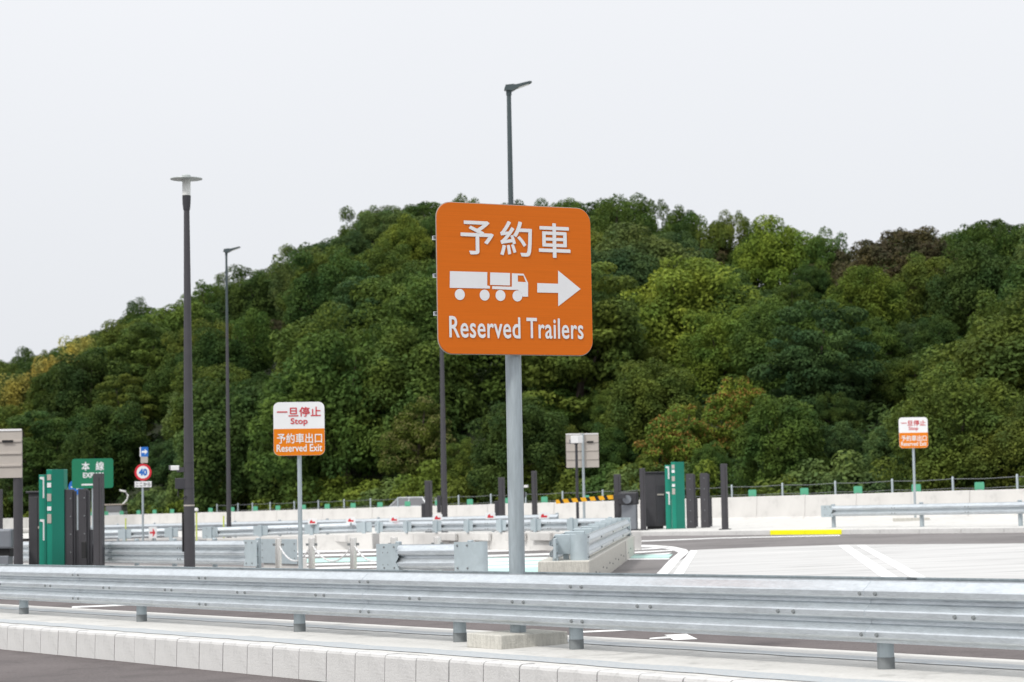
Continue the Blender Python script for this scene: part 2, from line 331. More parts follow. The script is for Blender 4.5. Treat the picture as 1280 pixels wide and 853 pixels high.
# second island (behind the middle road)
si = MB(); si.add([W(20.1, -10, .15), W(22.6, -10, .15), W(22.6, 90, .15), W(20.1, 90, .15), W(20.1, -10, 0), W(20.1, 90, 0), W(22.6, -10, 0), W(22.6, 90, 0)], [(0, 1, 2, 3), (0, 3, 5, 4), (1, 6, 7, 2)])
struct('second_island', si, M_CONC)

# ------------------------------------------------------------------ guard rails
def wave(n, per):                           # n waves: bright upper slope, plain crest face, tight undercut
    q = [(0, 0.0)]
    for k in range(n):
        z = k * per; f_ = per / .168
        q += [(-.002, z + .018 * f_), (-.074, z + .040 * f_), (-.083, z + .052 * f_), (-.083, z + .092 * f_), (-.075, z + .104 * f_), (-.008, z + .160 * f_)]
    return q + [(0, n * per + .004), (0, n * per + .014)]
THRIE = wave(3, .166); WB = wave(2, .168)
bolt_me = MB().add(*(lambda n, r, h: ([(r * math.cos(k * 2 * math.pi / n), 0, r * math.sin(k * 2 * math.pi / n)) for k in range(n)] + [(r * .7 * math.cos(k * 2 * math.pi / n), -h, r * .7 * math.sin(k * 2 * math.pi / n)) for k in range(n)],
        [tuple(range(n, 2 * n))] + [(k, (k + 1) % n, n + (k + 1) % n, n + k) for k in range(n)]))(8, .02, .016)).mesh('bolt', M_BAND)

# front barrier: back-to-back three-wave beams on round posts
UB = 12.81
def vpx(px, u): return UV(PU(px, u))[1]
posts_v = [UV(G(x, y, IH))[1] for x, y in ((33, 767), (184, 776), (374, 789), (570, 802), (718, 811), (1109, 835))]
vA, vB = posts_v[5] - 9.0, posts_v[0] + 14
posts_v = [posts_v[5] - 8.2, posts_v[5] - 4.1] + posts_v[::-1] + [posts_v[0] + 4.0, posts_v[0] + 8, posts_v[0] + 12]
p0 = W(UB, vB, IH); p1 = W(UB, vA, IH)          # runs from far left towards the camera's right; local -y faces the camera
fb, LEN = frame_thing('guard_rail', 'long double-sided three-wave galvanised guard rail on the kerbed island in front of the orange sign', 'guard rail', p0, p1)
BZ = .215
post_me = MB().lathe([(.07, -.02), (.07, BZ + .40), (.055, BZ + .42)], 20).mesh('post', M_GALV2, True)
band_me = MB().lathe([(.0725, -.01), (.0725, .09)], 20).mesh('foot_band', M_BAND, True)
PL = 4.1
x = 0; k = 0
splices = [vB - v for v in posts_v]
edges = []
xx = 0.0
while xx < LEN: edges.append(xx); xx += PL
edges.append(LEN)
for side in (-1, 1):
    for a, b in zip(edges, edges[1:]):
        o = part('beam', MB().sheet(THRIE, 0, b - a + (.12 if b < LEN - .2 else 0)), M_GALV if side < 0 else M_GALV2, fb, (a, -.15 if side < 0 else .37, BZ), smooth=False)
        if side > 0: o.scale = (1, -1, 1)
        else:
            o.location.y -= .004 * (edges.index(a) % 2)
            for xo in (.08, .26):
                for zz in (.071, .403): ob('bolt', bolt_me, o, (xo, -.083, zz))
            for xc in (1.15, 3.15):
                for xo in (0, .2): ob('bolt', bolt_me, o, (xc + xo, -.083, .237))
for v in posts_v:
    xl = vB - v
    p = ob('post', post_me, fb, (xl, 0, 0)); ob('foot_band', band_me, p)
    part('spacer', MB().box(-.06, .06, -.149, .369, .16, .34), M_GALV2, p, (0, 0, BZ))

def w_rail(name, label, p0, p1, z0, posts=2.0, group=None, post_front=False, cap0=None, cap1=None, plinth=None, postr=.057, ground_posts=True, prof=WB, hgt=.35, bolts=True, post_range=None):
    """single w-beam from p0 to p1; local -y is the face towards the traffic (right of travel direction)"""
    o, ln = frame_thing(name, label, 'guard rail', p0, p1, group)
    n = max(1, round(ln / 4.0)); pl = ln / n
    for i in range(n):
        bm_ = part('beam', MB().sheet(prof, 0, pl + (.1 if i < n - 1 else 0)), M_GALV, o, (i * pl, -.06 - .003 * (i % 2), z0))
        if bolts:
            for xo in (.06, .2):
                for zz in (hgt * .21, hgt * .69): ob('bolt', bolt_me, bm_, (xo, -.083, zz))
    if posts:
        m = max(1, int(ln / posts)); zb = 0 if plinth is None else plinth
        for i in range(m + 1):
            xl = .25 + i * (ln - .5) / m
            if post_front:
                q = part('post', MB().box(-.07, .07, -.20, -.148, zb, z0 + hgt + .03, .008), M_BRACK, o, (xl, 0, 0))
                part('bracket_plate', MB().box(-.30, .30, -.147, -.139, z0 + .02, z0 + hgt - .01), M_BRACK, q)
            else:
                part('post', MB().lathe([(postr, zb - .02), (postr, z0 + hgt + .04), (postr * .8, z0 + hgt + .055)], 14), M_GALV2, o, (xl, postr + .005, 0), smooth=True)
    for cap, xe, sg in ((cap0, 0, -1), (cap1, ln, 1)):
        if cap == 'round':
            plan = [(xe - sg * .45, -.150)]
            for k in range(9):
                t = math.pi * k / 8; plan.append((xe + sg * (.02 + .155 * math.sin(t)), .005 - .155 * math.cos(t)))
            plan.append((xe - sg * .1, .16))
            part('end_cap', MB().wrap(plan, z0 - .03, z0 + hgt + .03), M_BRACK, o, smooth=True)
            for xo in (.10, .36):
                for zz in (z0 + .03, z0 + hgt - .03): ob('bolt', bolt_me, o, (xe - sg * xo, -.157, zz))
        elif cap == 'flat':
            sgx = lambda v: xe - sg * v
            pl_ = [(sgx(-.12), z0 - .02), (sgx(.52), z0 - .02), (sgx(.42), z0 + hgt * .3), (sgx(.50), z0 + hgt * .52), (sgx(.42), z0 + hgt * .74), (sgx(.52), z0 + hgt + .02), (sgx(-.12), z0 + hgt + .02)]
            part('end_plate', MB().prism(pl_, -.158, -.150), M_BRACK, o)
            for xo in (.1, .38):
                for zz in (z0 + .04, z0 + hgt - .04): ob('bolt', bolt_me, o, (sgx(xo), -.158, zz))
    return o, ln
def plinth(name, label, pts_front, depth, h, group=None, seglen=3.0, m=M_WALLC):
    """low concrete base wall: precast blocks end to end"""
    p0, p1 = pts_front; o, ln = frame_thing(name, label, 'barrier base', p0, p1, group); n = max(1, round(ln / seglen)); sl_ = ln / n
    me = MB().box(.012, sl_ - .012, 0, depth, -.03, h, .02).mesh('concrete_block', m)
    for i in range(n): ob('concrete_block', me, o, (i * sl_, random.uniform(-.01, .01), 0))
    return o, ln

# second row: rail to the left of the lamp, and the short piece, both on concrete plinths
def gp(px, Y, h=0): d = ray(px, 640); p = EYE + d * (Y / d.y); p.z = gz(p.x) + h; return p
A0, A1 = gp(-60, 63.5), gp(326, 46.6)
plinth('barrier_plinth', 'concrete base under the long rail behind the lamp post', (A0 + Vector((NX, NY, 0)) * -.28, A1 + Vector((NX, NY, 0)) * -.28), .6, .46)
w_rail('guard_rail', 'long rail behind the camera-carrying lamp post, ending in a bolted plate', A0, A1, .52, 2.0, cap1='flat', plinth=.46, prof=THRIE, hgt=.506)
B0, B1 = gp(484, 40.6), gp(597, 38.8)
plinth('barrier_plinth', 'concrete base under the short capped rail piece', (B0 + Vector((NX, NY, 0)) * -.28, B1 + Vector((NX, NY, 0)) * -.28), .6, .44)
w_rail('guard_rail', 'short rail piece with plates at both ends, left of the big sign post', B0, B1, .52, 2.0, cap0='flat', cap1='round', plinth=.44, hgt=.45, prof=[(y, z * .45 / .35) for y, z in WB])
C0, C1 = gp(328, 61), gp(372, 58.5)
o, ln = frame_thing('rail_end_bracket', 'grey bolted rail bracket behind the first steel bollard', 'bracket', C0, C1)
part('plate', MB().box(0, ln, -.05, -.02, .15, .80, .006), M_BRACK, o); part('block', MB().box(.05, ln, 0, .25, 0, .3, .02), M_WALLC, o); part('stub_post', MB().box(.1, .22, -.02, .12, .25, .78, .006), M_GALV2, o)
for zz in (.3, .5, .68):
    ob('bolt', bolt_me, o, (.12, -.05, zz)); ob('bolt', bolt_me, o, (ln - .12, -.05, zz))

# median rail on precast wall (gore island, back leg)
M0, M1 = gp(259, 80), gp(466, 77.0)
N0, N1 = gp(474, 76.6), gp(775, 63.5)
for (a, b, lb, lp) in ((M0, M1, 'rail with box brackets on the precast wall behind the steel bollards', 'precast concrete base wall behind the steel bollards'), (N0, N1, 'rail with box brackets on the precast wall, crossing behind the big sign post', 'precast concrete base wall crossing behind the big sign post')):
    plinth('barrier_plinth', lp, (a + Vector((0, -.3, 0)), b + Vector((0, -.3, 0))), .7, .55, seglen=2.6)
    w_rail('guard_rail', lb, a, b, .585, 2.05, post_front=True, plinth=.55, cap0='round' if a is M0 else None)
# small notch blocks against that wall
for k, px in enumerate((428, 574, 617, 660, 690)):
    t = (px - 474) / (775 - 474); q = N0.lerp(N1, t) if px > 470 else M0.lerp(M1, (px - 259) / 207)
    o = part('drain_block', MB().box(-.55, .55, -.12, 0, .30, .54, .02), M_WALLC, None, q + Vector((0, -.33, 0)), math.atan2(N1.y - N0.y, N1.x - N0.x)); tag(o, 'shallow concrete block on the face of the precast base wall', 'concrete block', 'blocks on the precast wall')

# gore island, front leg: rail running away from the camera on a concrete wall
R0, R1 = gp(723, 41.6), gp(781, 59.3)
dirR = (R1 - R0).normalized(); sideR = Vector((dirR.y, -dirR.x, 0)).normalized()
o, ln = plinth('barrier_plinth', 'concrete base wall running away beside the mint paint, right of the big sign post', (R0 + sideR * .22 - dirR * .5, R1 + sideR * .22 + dirR * .5), .95, .52, seglen=20, m=M_BLOCK)
part('joint_cover', MB().box(ln * .73, ln * .735, -.012, 0, 0, .5), M_WALLC, o)
for i in range(14): ob('bolt', bolt_me, o, (.6 + i * 1.2, 0, .18 + .06 * (i % 2)))
rl, ln = w_rail('guard_rail', 'rail receding beside the mint paint with a rounded end cap facing the road', R0, R1, .535, None, cap0='round', cap1='round', hgt=.43, prof=[(y, z * .43 / .35) for y, z in WB])
rb, lb_ = frame_thing('guard_rail', 'rear beam and brackets behind the receding capped rail', 'guard rail', R0 - sideR * .42, R1 - sideR * .42)
part('beam', MB().sheet([(y, z * .43 / .35) for y, z in WB], 0, lb_), M_GALV, rb, (0, .05, .535)).scale = (1, -1, 1)
for i in range(8):
    q = part('spacer', MB().box(-.10, .10, -.34, .05, .62, .99, .01), M_BRACK, rb, (.35 + i * (lb_ - .6) / 7, 0, 0)); part('foot', MB().box(-.06, .06, -.2, -.1, .5, .63), M_GALV2, q)
part('end_plate', MB().box(-.38, .05, -.02, .03, .56, .93, .008), M_BRACK, rb); part('foot', MB().box(-.35, -.12, -.05, .05, .5, .57), M_GALV2, rb)
for zz in (.66, .82): ob('bolt', bolt_me, rb, (-.2, -.02, zz))

# rails at the kerb of the far island, left
K0, K1 = gp(100, 112), gp(700, 79)
w_rail('guard_rail', 'low grey rail in front of the pale wall, left half of the far kerb', K0, K1, .56, 4.0, bolts=False)
E0, E1 = gp(95, 86), gp(224, 84)
w_rail('guard_rail', 'rail piece carrying a red and white arrow plate, left of the lamp post', E0, E1, .58, 2.0, post_front=True, bolts=False)
w_rail('guard_rail', 'plain rail on round posts beside the yellow kerb', PU(1034, 50.2), gp(1420, 62.5), .52, 3.9, cap0='flat', postr=.068)

# ------------------------------------------------------------------ the big orange sign
SB = W(12.80, UV(PU(645, 12.80))[1], IH)
sb = tag(part('sign_footing', MB().box(-.41, .41, -.30, .34, -.02, .13, .012), M_BLOCK, None, SB, math.atan2(NY, NX)), 'rough concrete footing block at the base of the big orange sign', 'concrete block')
SP = SB + Vector((0, 0, .13)); SY = SP.y
top_c = P(642, 351.6, SY)
SA = math.radians(27.5)                          # the face is turned to the traffic
SW, SH = 191.5 * SY / F / math.cos(SA), 186.5 * SY / F
sg = thing('road_sign', 'large orange sign with white truck symbol and right arrow on a thick grey post', 'road sign', SP, SA)
zc = top_c.z - SP.z
part('post', MB().lathe([(.082, 0), (.082, zc + SH / 2 - .06), (.06, zc + SH / 2 - .04)], 24), M_GALV2, sg, (0, .0, 0), smooth=True)
pl = part('plate', MB().prism(rrect(-SW / 2, SW / 2, -SH / 2, SH / 2, .155, 8), -.012, 0), M_ORANGE, sg, (-.028, -.135, zc))
part('edge_trim', MB().prism(rrect(-SW / 2 - .008, SW / 2 + .008, -SH / 2 - .008, SH / 2 + .008, .16, 8), .001, .006), M_BEIGE, pl)
for q in (.25, 0, -.25):
    part('rear_channel', MB().box(-SW / 2 - .03, SW / 2 - .05, .03, .046, -.02, .02).box(-SW / 2 - .03, SW / 2 - .05, .006, .03, .016, .02).box(-SW / 2 - .03, SW / 2 - .05, .006, .03, -.02, -.016), M_GALV, pl, (0, 0, q * SH * 1.0 + .02))
    part('clamp', MB().lathe([(.092, -.03), (.092, .03)], 20), M_GALV, sg, (0, 0, zc + q * SH + .02))
def c5(x, y):                                   # measured on the sign itself: position on the plate, metres from its centre
    v = .5
    for _ in range(4):
        l_, r_ = 56 + 19 * v, 808 + 9 * v; u = (x - l_) / (r_ - l_); t_, b_ = 50 + 22 * u, 786 + 8 * u; v = (y - t_) / (b_ - t_)
    return ((u - .5) * SW, (.5 - v) * SH)
def put_text(parent, body, cx, cz, w, h, m, y=-.0155, bold=.012, sp=1.0): return ob('lettering', text_data(body, w, h, m, bold, sp), parent, (cx, y, cz))
def c5text(body, x0, y0, x1, y1, bold=.02, sp=1.0):
    a = c5(x0, (y0 + y1) / 2); b = c5(x1, (y0 + y1) / 2); cz0 = c5((x0 + x1) / 2, y0)[1]; cz1 = c5((x0 + x1) / 2, y1)[1]
    put_text(pl, body, (a[0] + b[0]) / 2, (cz0 + cz1) / 2, b[0] - a[0], cz0 - cz1, M_WHITE, bold=bold, sp=sp)
c5text('予', 170, 140, 329, 305, .012); c5text('約', 360, 139, 516, 311, .012); c5text('車', 549, 146, 706, 316, .014)
c5text('Reserved', 120, 607, 459, 712, .014, 1.05); c5text('Trailers', 489, 613, 769, 714, .014, 1.05)
def c5poly(pts): return [c5(*p) for p in pts]
sym = MB()
def fl(poly): n = len(poly); sym.add([(x_, -.0155, z_) for x_, z_ in poly], [tuple(range(n))])
fl(c5poly([(121, 387), (299, 390), (299, 455), (312, 458), (312, 470), (121, 468)]))
fl(c5poly([(313, 391), (409, 393), (409, 454), (313, 452)]))
fl(c5poly([(323, 458), (409, 460), (418, 460), (418, 475), (323, 472)]))
# cab with a side window left open
fl(c5poly([(418, 394), (447, 395), (447, 475), (418, 475)])); fl(c5poly([(447, 395), (475, 396), (480, 405), (447, 404)])); fl(c5poly([(447, 435), (486, 437), (497, 440), (497, 508), (470, 508), (466, 492), (452, 480), (447, 475)])); fl(c5poly([(474, 404), (480, 405), (497, 440), (486, 437)]))
part('truck_symbol', sym, M_WHITE, pl)
for x_, y_ in ((169, 500), (287, 502), (363, 503), (445, 505)):
    a = c5(x_, y_); w_ = MB(); w_.add([(px_, -.0155, pz_) for px_, pz_ in disc(a[0], a[1], .0605 * SW / 1.9 * 1.0, 24)], [tuple(range(24))]); part('wheel_symbol', w_, M_WHITE, pl)
ar = MB(); ap = c5poly([(542, 441), (645, 443), (645, 378), (757, 468), (645, 554), (645, 488), (542, 487)]); ar.add([(x_, -.0155, z_) for x_, z_ in ap], [(0, 1, 5, 6), (2, 3, 4, 5, 1)]); part('arrow_symbol', ar, M_WHITE, pl)

# ------------------------------------------------------------------ the two "stop" signs
def stop_sign(label, base, ytop, px, size, rz, foot=False):
    o = thing('stop_sign', label, 'road sign', base, rz, 'white and orange stop signs'); zt = P(px, ytop, base.y).z - base.z
    w, h = size, size * 1.05; zc = zt - h / 2
    part('post', MB().lathe([(.045, 0), (.045, zt - .06), (.03, zt - .05)], 16), M_GALV2, o, smooth=True)
    p = part('plate', MB().prism(rrect(-w / 2, w / 2, -h / 2, h / 2, w * .115), -.01, 0), M_WHITE, o, (0, -.075, zc))
    lo = [(x_, z_) for x_, z_ in rrect(-w / 2 + .004, w / 2 - .004, -h / 2 + .004, h / 2, w * .113)]
    zs = 0.0; half = [q for q in lo if q[1] < zs]
    k = [i for i in range(len(half))]
    poly = sorted([q for q in half if q[0] > 0], key=lambda q: q[1]) ; polyl = sorted([q for q in half if q[0] <= 0], key=lambda q: -q[1])
    poly = [*poly, (w / 2 - .004, zs), (-w / 2 + .004, zs), *polyl]
    part('lower_panel', MB().add([(x_, -.0125, z_) for x_, z_ in poly], [tuple(range(len(poly)))]), M_ORANGE2, p)
    u = w / 229.0                              # lettering measured on the sign
    for body, x0, y0, x1, y1, m in (('一旦停止', 535, 72, 732, 116, M_RED), ('Stop', 596, 122, 672, 157, M_RED), ('予約車出口', 534, 190, 736, 236, M_WHITE), ('Reserved Exit', 532, 240, 736, 273, M_WHITE)):
        put_text(p, body, ((x0 + x1) / 2 - 633.5) * u, (170 - (y0 + y1) / 2) * u, (x1 - x0) * u, (y1 - y0) * u, m, -.0155, .012 if body[0] in '一予' else .014)
    for zz in (.2, -.22): part('clamp', MB().box(-.16, .16, .002, .03, -.02, .02), M_GALV, p, (0, 0, zz))
    if foot: part('footing', MB().box(-.75, .45, -.3, .3, -.05, .10, .01), M_BLOCK, o)
    return o
stop_sign('larger white and orange stop sign beside the steel bollards', gp(375, 45.5, .1), 503, 370.5, 63.5 * 45.5 / F, math.radians(6))
stop_sign('smaller white and orange stop sign behind the plain rail by the yellow kerb', gp(1144, 80, FH), 522, 1142, 36.5 * 80 / F, math.radians(4), True)

# ------------------------------------------------------------------ lamps
def camera_unit(label, loc, rz, s=1.0):
    o = thing('security_camera', label, 'camera', loc, rz, 'security cameras on poles')
    part('housing', MB().box(-.42 * s, -.12 * s, -.08 * s, .08 * s, .0, .16 * s, .02 * s), M_CHAIN, o); part('lens_hood', MB().box(-.46 * s, -.40 * s, -.085 * s, .085 * s, .02 * s, .17 * s, .01 * s), M_WIN, o)
    part('arm', MB().box(-.2 * s, .30 * s, -.05 * s, .05 * s, -.06 * s, .10 * s), M_DARK, o); part('control_box', MB().box(-.26 * s, .20 * s, -.10 * s, .10 * s, -.62 * s, -.26 * s, .015 * s), M_DARK2, o)
    part('cable', MB().tube([(-.16 * s, 0, -.6 * s), (-.17 * s, -.05, -.85 * s), (-.05 * s, -.13 * s, -.98 * s), (.12 * s, -.17 * s, -.86 * s)], .018 * s, 6), M_BLACK, o)
    return o
LB = gp(236.5, 46.4, .1); zt = P(228.5, 219, LB.y).z - LB.z
lp = thing('street_lamp', 'dark tapered lamp post with white lantern under a flat disc shade', 'street lamp', LB)
part('pole', MB().lathe([(.118, -.1), (.112, 1.5), (.06, zt - .72)], 20), M_DARK, lp, smooth=True)
part('collar', MB().lathe([(.07, zt - .74), (.085, zt - .6), (.09, zt - .44), (.07, zt - .43)], 20), M_DARK2, lp, smooth=True)
part('lantern', MB().lathe([(.085, zt - .43), (.088, zt - .1), (.07, zt - .07)], 24), M_GLASS, lp, smooth=True)
part('disc_shade', MB().lathe([(.10, zt - .10), (.33, zt - .095), (.335, zt - .085), (.33, zt - .075), (.11, zt - .055), (.10, zt - .05)], 40), M_SHADE, lp, smooth=True)
part('top_cap', MB().lathe([(.095, zt - .06), (.095, zt - .02), (.08, zt)], 24), M_SHADE, lp, smooth=True)
for y_ in (632, 694, 579, 611):
    zb = P(236, y_, LB.y).z - LB.z; r_ = .112 - (.052) * max(0, zb - 1.5) / (zt - .72 - 1.5) + .002
    part('band', MB().lathe([(r_, zb - .015), (r_, zb + .015)], 20), M_BEIGE if y_ > 620 else M_DARK2, lp, smooth=True)
part('conduit', MB().tube([(-.13, -.02, P(236, 690, LB.y).z - LB.z), (-.13, -.02, P(236, 641, LB.y).z - LB.z)], .02, 6), M_BLACK, lp)
camera_unit('white security camera with cable on the disc-topped lamp post', P(229, 588, LB.y) + Vector((0, -.02, 0)), 0, .62)
def mast(label, base, px, ytop, r0, r1):
    o = thing('street_light', label, 'street light', base, 0, 'slender roadway light masts'); h = P(px, ytop, base.y).z - base.z
    part('mast', MB().lathe([(r0, -.05), (r1, h - .05), (r1 * .8, h)], 16), M_DARK, o, smooth=True)
    part('upper_sleeve', MB().lathe([(r1 * 1.5 * .75 + r0 * .12, h * .72), (r1 * 1.12, h - .06)], 14), M_LAMPHEAD, o, smooth=True)
    hd = part('lamp_head', MB().prism([(-.12, -.02), (-.08, .10), (.10, .12), (.20, .11), (.54, .19), (.60, .18), (.54, .14), (.22, .03), (.08, -.05)], -.13, .13), M_LAMPHEAD, o, (0, 0, h - .02))
    part('lens', MB().prism([(.24, .030), (.52, .128), (.52, .122), (.24, .024)], -.10, .10), M_GLASS, hd)
    part('joint', MB().lathe([(r1 * 1.4, -.16), (r1 * 1.5, 0)], 12), M_LAMPHEAD, hd, smooth=True)
    return o
mast('slim roadway light mast standing alone left of the white and orange stop sign', gp(286, 94), 283, 314, .105, .04)
mast('roadway light mast rising behind the big orange sign, its head above it', gp(645.5, 57.5), 632, 111, .125, .05)
ml = mast('roadway light mast whose lower part shows below the left edge of the big sign', PU(555.5, 49.2) + Vector((0, 0, FH)), 548, 312, .14, .05)
part('junction_box', MB().box(-.30, -.14, -.1, .1, .85, 1.55, .015), M_DARK2, ml)

# ------------------------------------------------------------------ lane machines, posts, gate
def square_post(label, px, u, ytop, w, group, h=FH, m=M_DARK, flange=True, extra=None, base=None):
    b_ = base or PU(px, u) + Vector((0, 0, h)); o = thing('sensor_post', label, 'post', b_, math.radians(-8), group); zt_ = P(px - 2, ytop, b_.y).z - b_.z
    part('column', MB().box(-w / 2, w / 2, -w / 2, w / 2, 0, zt_, .012), m, o)
    part('groove', MB().box(w * .18, w * .24, -w / 2 - .003, -w / 2 + .01, .1, zt_ - .1), M_BLACK, o)
    if flange: part('base_flange', MB().box(-w * .9, w * .9, -w * .9, w * .9, 0, .03), M_DARK2, o)
    if extra: part('side_box', MB().box(-w / 2 - .16, -w / 2, -.1, .1, .5, 1.25, .015), M_DARK2, o)
    return o
GP_ = 'slim dark posts beside the lanes'
square_post('dark post with a side box, just left of the mast below the big sign', 536, 49.3, 601, .28, GP_, extra=1)
square_post('dark post with a side box, half hidden by the big sign post', 627.5, 49.3, 597, .24, GP_, extra=1)
square_post('slim dark post just right of the big sign post', 668.5, 49.3, 589, .2, GP_)
square_post('slim dark post left of the dark cabinet beside the gate machine', 804, 49.8, 585.5, .2, GP_)
square_post('tallest slim dark post, right of the green lane pillar by the yellow kerb', 906, 49.5, 580, .23, GP_)
square_post('brown post that carries the striped gate arm', 772.5, 49.4, 593, .25, GP_)
# thin pole with a camera, behind the sign post
tb = PU(652.5, 49.6) + Vector((0, 0, FH)); o = thing('camera_pole', 'thin dark camera pole peeking out right of the big sign post', 'pole', tb); zt = P(651, 606, tb.y).z - tb.z
part('pole', MB().lathe([(.045, 0), (.045, zt)], 12), M_DARK2, o, smooth=True); part('base_flange', MB().lathe([(.12, 0), (.12, .03)], 12), M_DARK2, o)
camera_unit('small white camera on the thin pole right of the big sign post', Vector((tb.x, tb.y, tb.z + zt - .12)), math.pi, .62)
# tall camera pole in front of a sign back
tb = PU(722, 49.2) + Vector((0, 0, FH)); o = thing('camera_pole', 'tall dark pole with a box camera in front of a beige sign back', 'pole', tb); zt = P(720, 556, tb.y).z - tb.z
part('pole', MB().lathe([(.06, 0), (.05, zt)], 12), M_DARK2, o, smooth=True); part('base_flange', MB().lathe([(.14, 0), (.14, .03)], 12), M_DARK2, o)
tc_ = thing('security_camera', 'white box camera on top of the tall dark pole', 'camera', Vector((tb.x, tb.y, tb.z + zt)), math.radians(-60), 'security cameras on poles')
part('housing', MB().box(-.22, .30, -.12, .12, .05, .34, .02), M_CHAIN, tc_); part('lens_hood', MB().box(-.30, -.2, -.125, .125, .03, .2, .01), M_WIN, tc_); part('bracket', MB().box(-.05, .05, -.05, .05, 0, .06), M_DARK2, tc_)
def sign_back(label, base, x0, x1, y0, y1, ppx, pr, pm, nrib=3):
    o = thing('back_facing_sign', label, 'road sign', base); a = P(x0, y1, base.y) - base; c = P(x1, y0, base.y) - base
    p = part('panel', MB().prism(rrect(a.x, c.x, a.z, c.z, .02, 2), 0, .012), M_BEIGE, o)
    for k in range(nrib):
        zz = a.z + (k + 1) * (c.z - a.z) / (nrib + 1); part('rib', MB().box(a.x + .01, c.x - .01, -.03, 0, zz - .025, zz + .025, .004), M_BEIGE, p)
    part('rib', MB().box(a.x + .01, c.x - .01, -.02, 0, c.z - .05, c.z - .01), M_WHITE, p)
    part('clamp', MB().box(c.x - .45, c.x - .2, -.055, -.03, a.z + (c.z - a.z) * .72, a.z + (c.z - a.z) * .77), M_BLACK, p)
    q = P(ppx, y1, base.y) - base
    part('post', MB().lathe([(pr, 0), (pr, c.z - .02)], 16), pm, o, (q.x, -.035 - pr if pm is M_GALV2 else .02 + pr, 0), smooth=True)
    return o
sign_back('beige back of a sign on a grey pole, right of the big sign post', PU(730, 50.2) + Vector((0, 0, FH)), 708, 748, 541.5, 585, 729, .05, M_GALV2)
sign_back('beige ribbed sign back on a dark pillar at the picture\'s left edge', gp(20, 52), -70, 27.5, 536, 599, 21, .11, M_DARK)
# gate machine with striped arm
gb = PU(786, 49.7) + Vector((0, 0, FH)); o = thing('gate_machine', 'grey gate machine with a raised head beside the striped arm', 'gate machine', gb, math.radians(-10))
part('cabinet', MB().box(-.25, .30, -.2, .25, 0, .95, .02), M_GREYBOX, o); part('head', MB().box(-.35, .36, -.22, .24, .95, 1.42, .05), M_DARK2, o); part('drum', MB().tube([(-.02, -.32, 1.15), (-.02, -.18, 1.15)], .16, 16), M_GREYBOX, o); part('pedestal', MB().box(-.35, .4, -.26, .3, 0, .05), M_DARK2, o)
ga = P(767, 621.5, gb.y - .5); gbm = P(695, 627.5, gb.y - .8)
o, ln = frame_thing('boom_barrier', 'black and amber striped boom lowered across the lane', 'gate arm', ga, gbm)
ns = 13
for k in range(ns):
    a, b = (k + (.0 if k % 2 == 0 else .2)) * ln / ns, (k + 1 + (.2 if k % 2 == 0 and k < ns - 1 else 0)) * ln / ns; sk = .06
    part('stripe', MB().prism([(a, -.075), (b, -.075), (b + sk * (k < ns - 1), .075), (a + sk * (k > 0), .075)], -.025, .025), M_AMBER if k % 2 == 0 else M_BLACK, o)
part('hub', MB().box(-.45, .02, -.05, .05, -.08, .08, .01), M_DARK2, o)
# green pillars with dark machine columns
def lane_group(side, base, sc, rz, lab, xs=1.0, offs=(.53, 1.05)):
    def mk(dx, dy, nm, lb, cat): 
        c, s_ = math.cos(rz), math.sin(rz); return thing(nm, lb, cat, base + Vector((c * dx - s_ * dy, s_ * dx + c * dy, SLOPE * c * dx)), rz)
    H_ = 2.46 * sc
    o = mk(0, 0, 'lane_pillar', 'bright green lane pillar with white marks, ' + lab, 'pillar')
    part('front_panel', MB().box(.0, .48 * xs, -.02, .3, 0, H_, .01), M_TEAL, o); part('narrow_panel', MB().box(-.23 * xs, -.002, .06, .28, 0, H_ * .955, .01), M_TEAL, o)
    part('side_fin', MB().box(-.06 * xs, -.003, -.03, .055, 0, H_ * .955, .004), M_TEAL2, o); part('fold_panel', MB().box(.16 * xs, .48 * xs, -.05, -.021, 0, H_, .004), M_TEAL2, o)
    for zf in (.935, .555):
        z1 = H_ * zf; part('white_mark', MB().prism([(-.20 * xs, z1), (-.07 * xs, z1), (-.07 * xs, z1 - H_ * .19), (-.12 * xs, z1 - H_ * .19), (-.12 * xs, z1 - .07), (-.20 * xs, z1 - .05)], .045, .059), M_WHITE, o)
    for zf, hh, m in ((.93, .14, M_BEIGE), (.86, .11, M_WHITE), (.75, .18, M_BEIGE), (.65, .1, M_WHITE), (.56, .22, M_BEIGE)):
        part('label_plate', MB().box(.02 * xs, .13 * xs, -.034, -.021, H_ * zf - hh / 2, H_ * zf + hh / 2), m, o)
    for k, dx in enumerate(offs):
        q = mk(dx, -.02 * k, 'machine_column', ('first', 'second')[k] + ' dark column right of the green lane pillar ' + lab, 'machine')
        cw = .20 if xs < 1 else .29
        part('column', MB().box(0, cw, 0, .2, 0, H_ * .815, .01), M_DARK, q); part('side_strip', MB().box(cw + .001, cw + .06, .03, .17, 0, H_ * .80, .006), M_DARK2, q)
        part('lower_box', MB().box(cw + .062, cw + .13, .05, .2, .05, H_ * .45, .01), M_DARK2, q)
        for t in range(5): ob('bolt', bolt_me, q, (.15, 0, .25 + t * H_ * .16))
    return H_
RBASE = G(840.5, 661.5, FH); lane_group('r', RBASE, 1.0, math.radians(-4), 'between the dark cabinet and the yellow kerb')
LBASE = gp(58.5, 54, .12); lane_group('l', LBASE, 1.09, math.radians(-3), 'left of the disc-topped lamp post', .90, (.43, .77))
cb = G(829, 661.5, FH) + Vector((-.25, .4, 0))
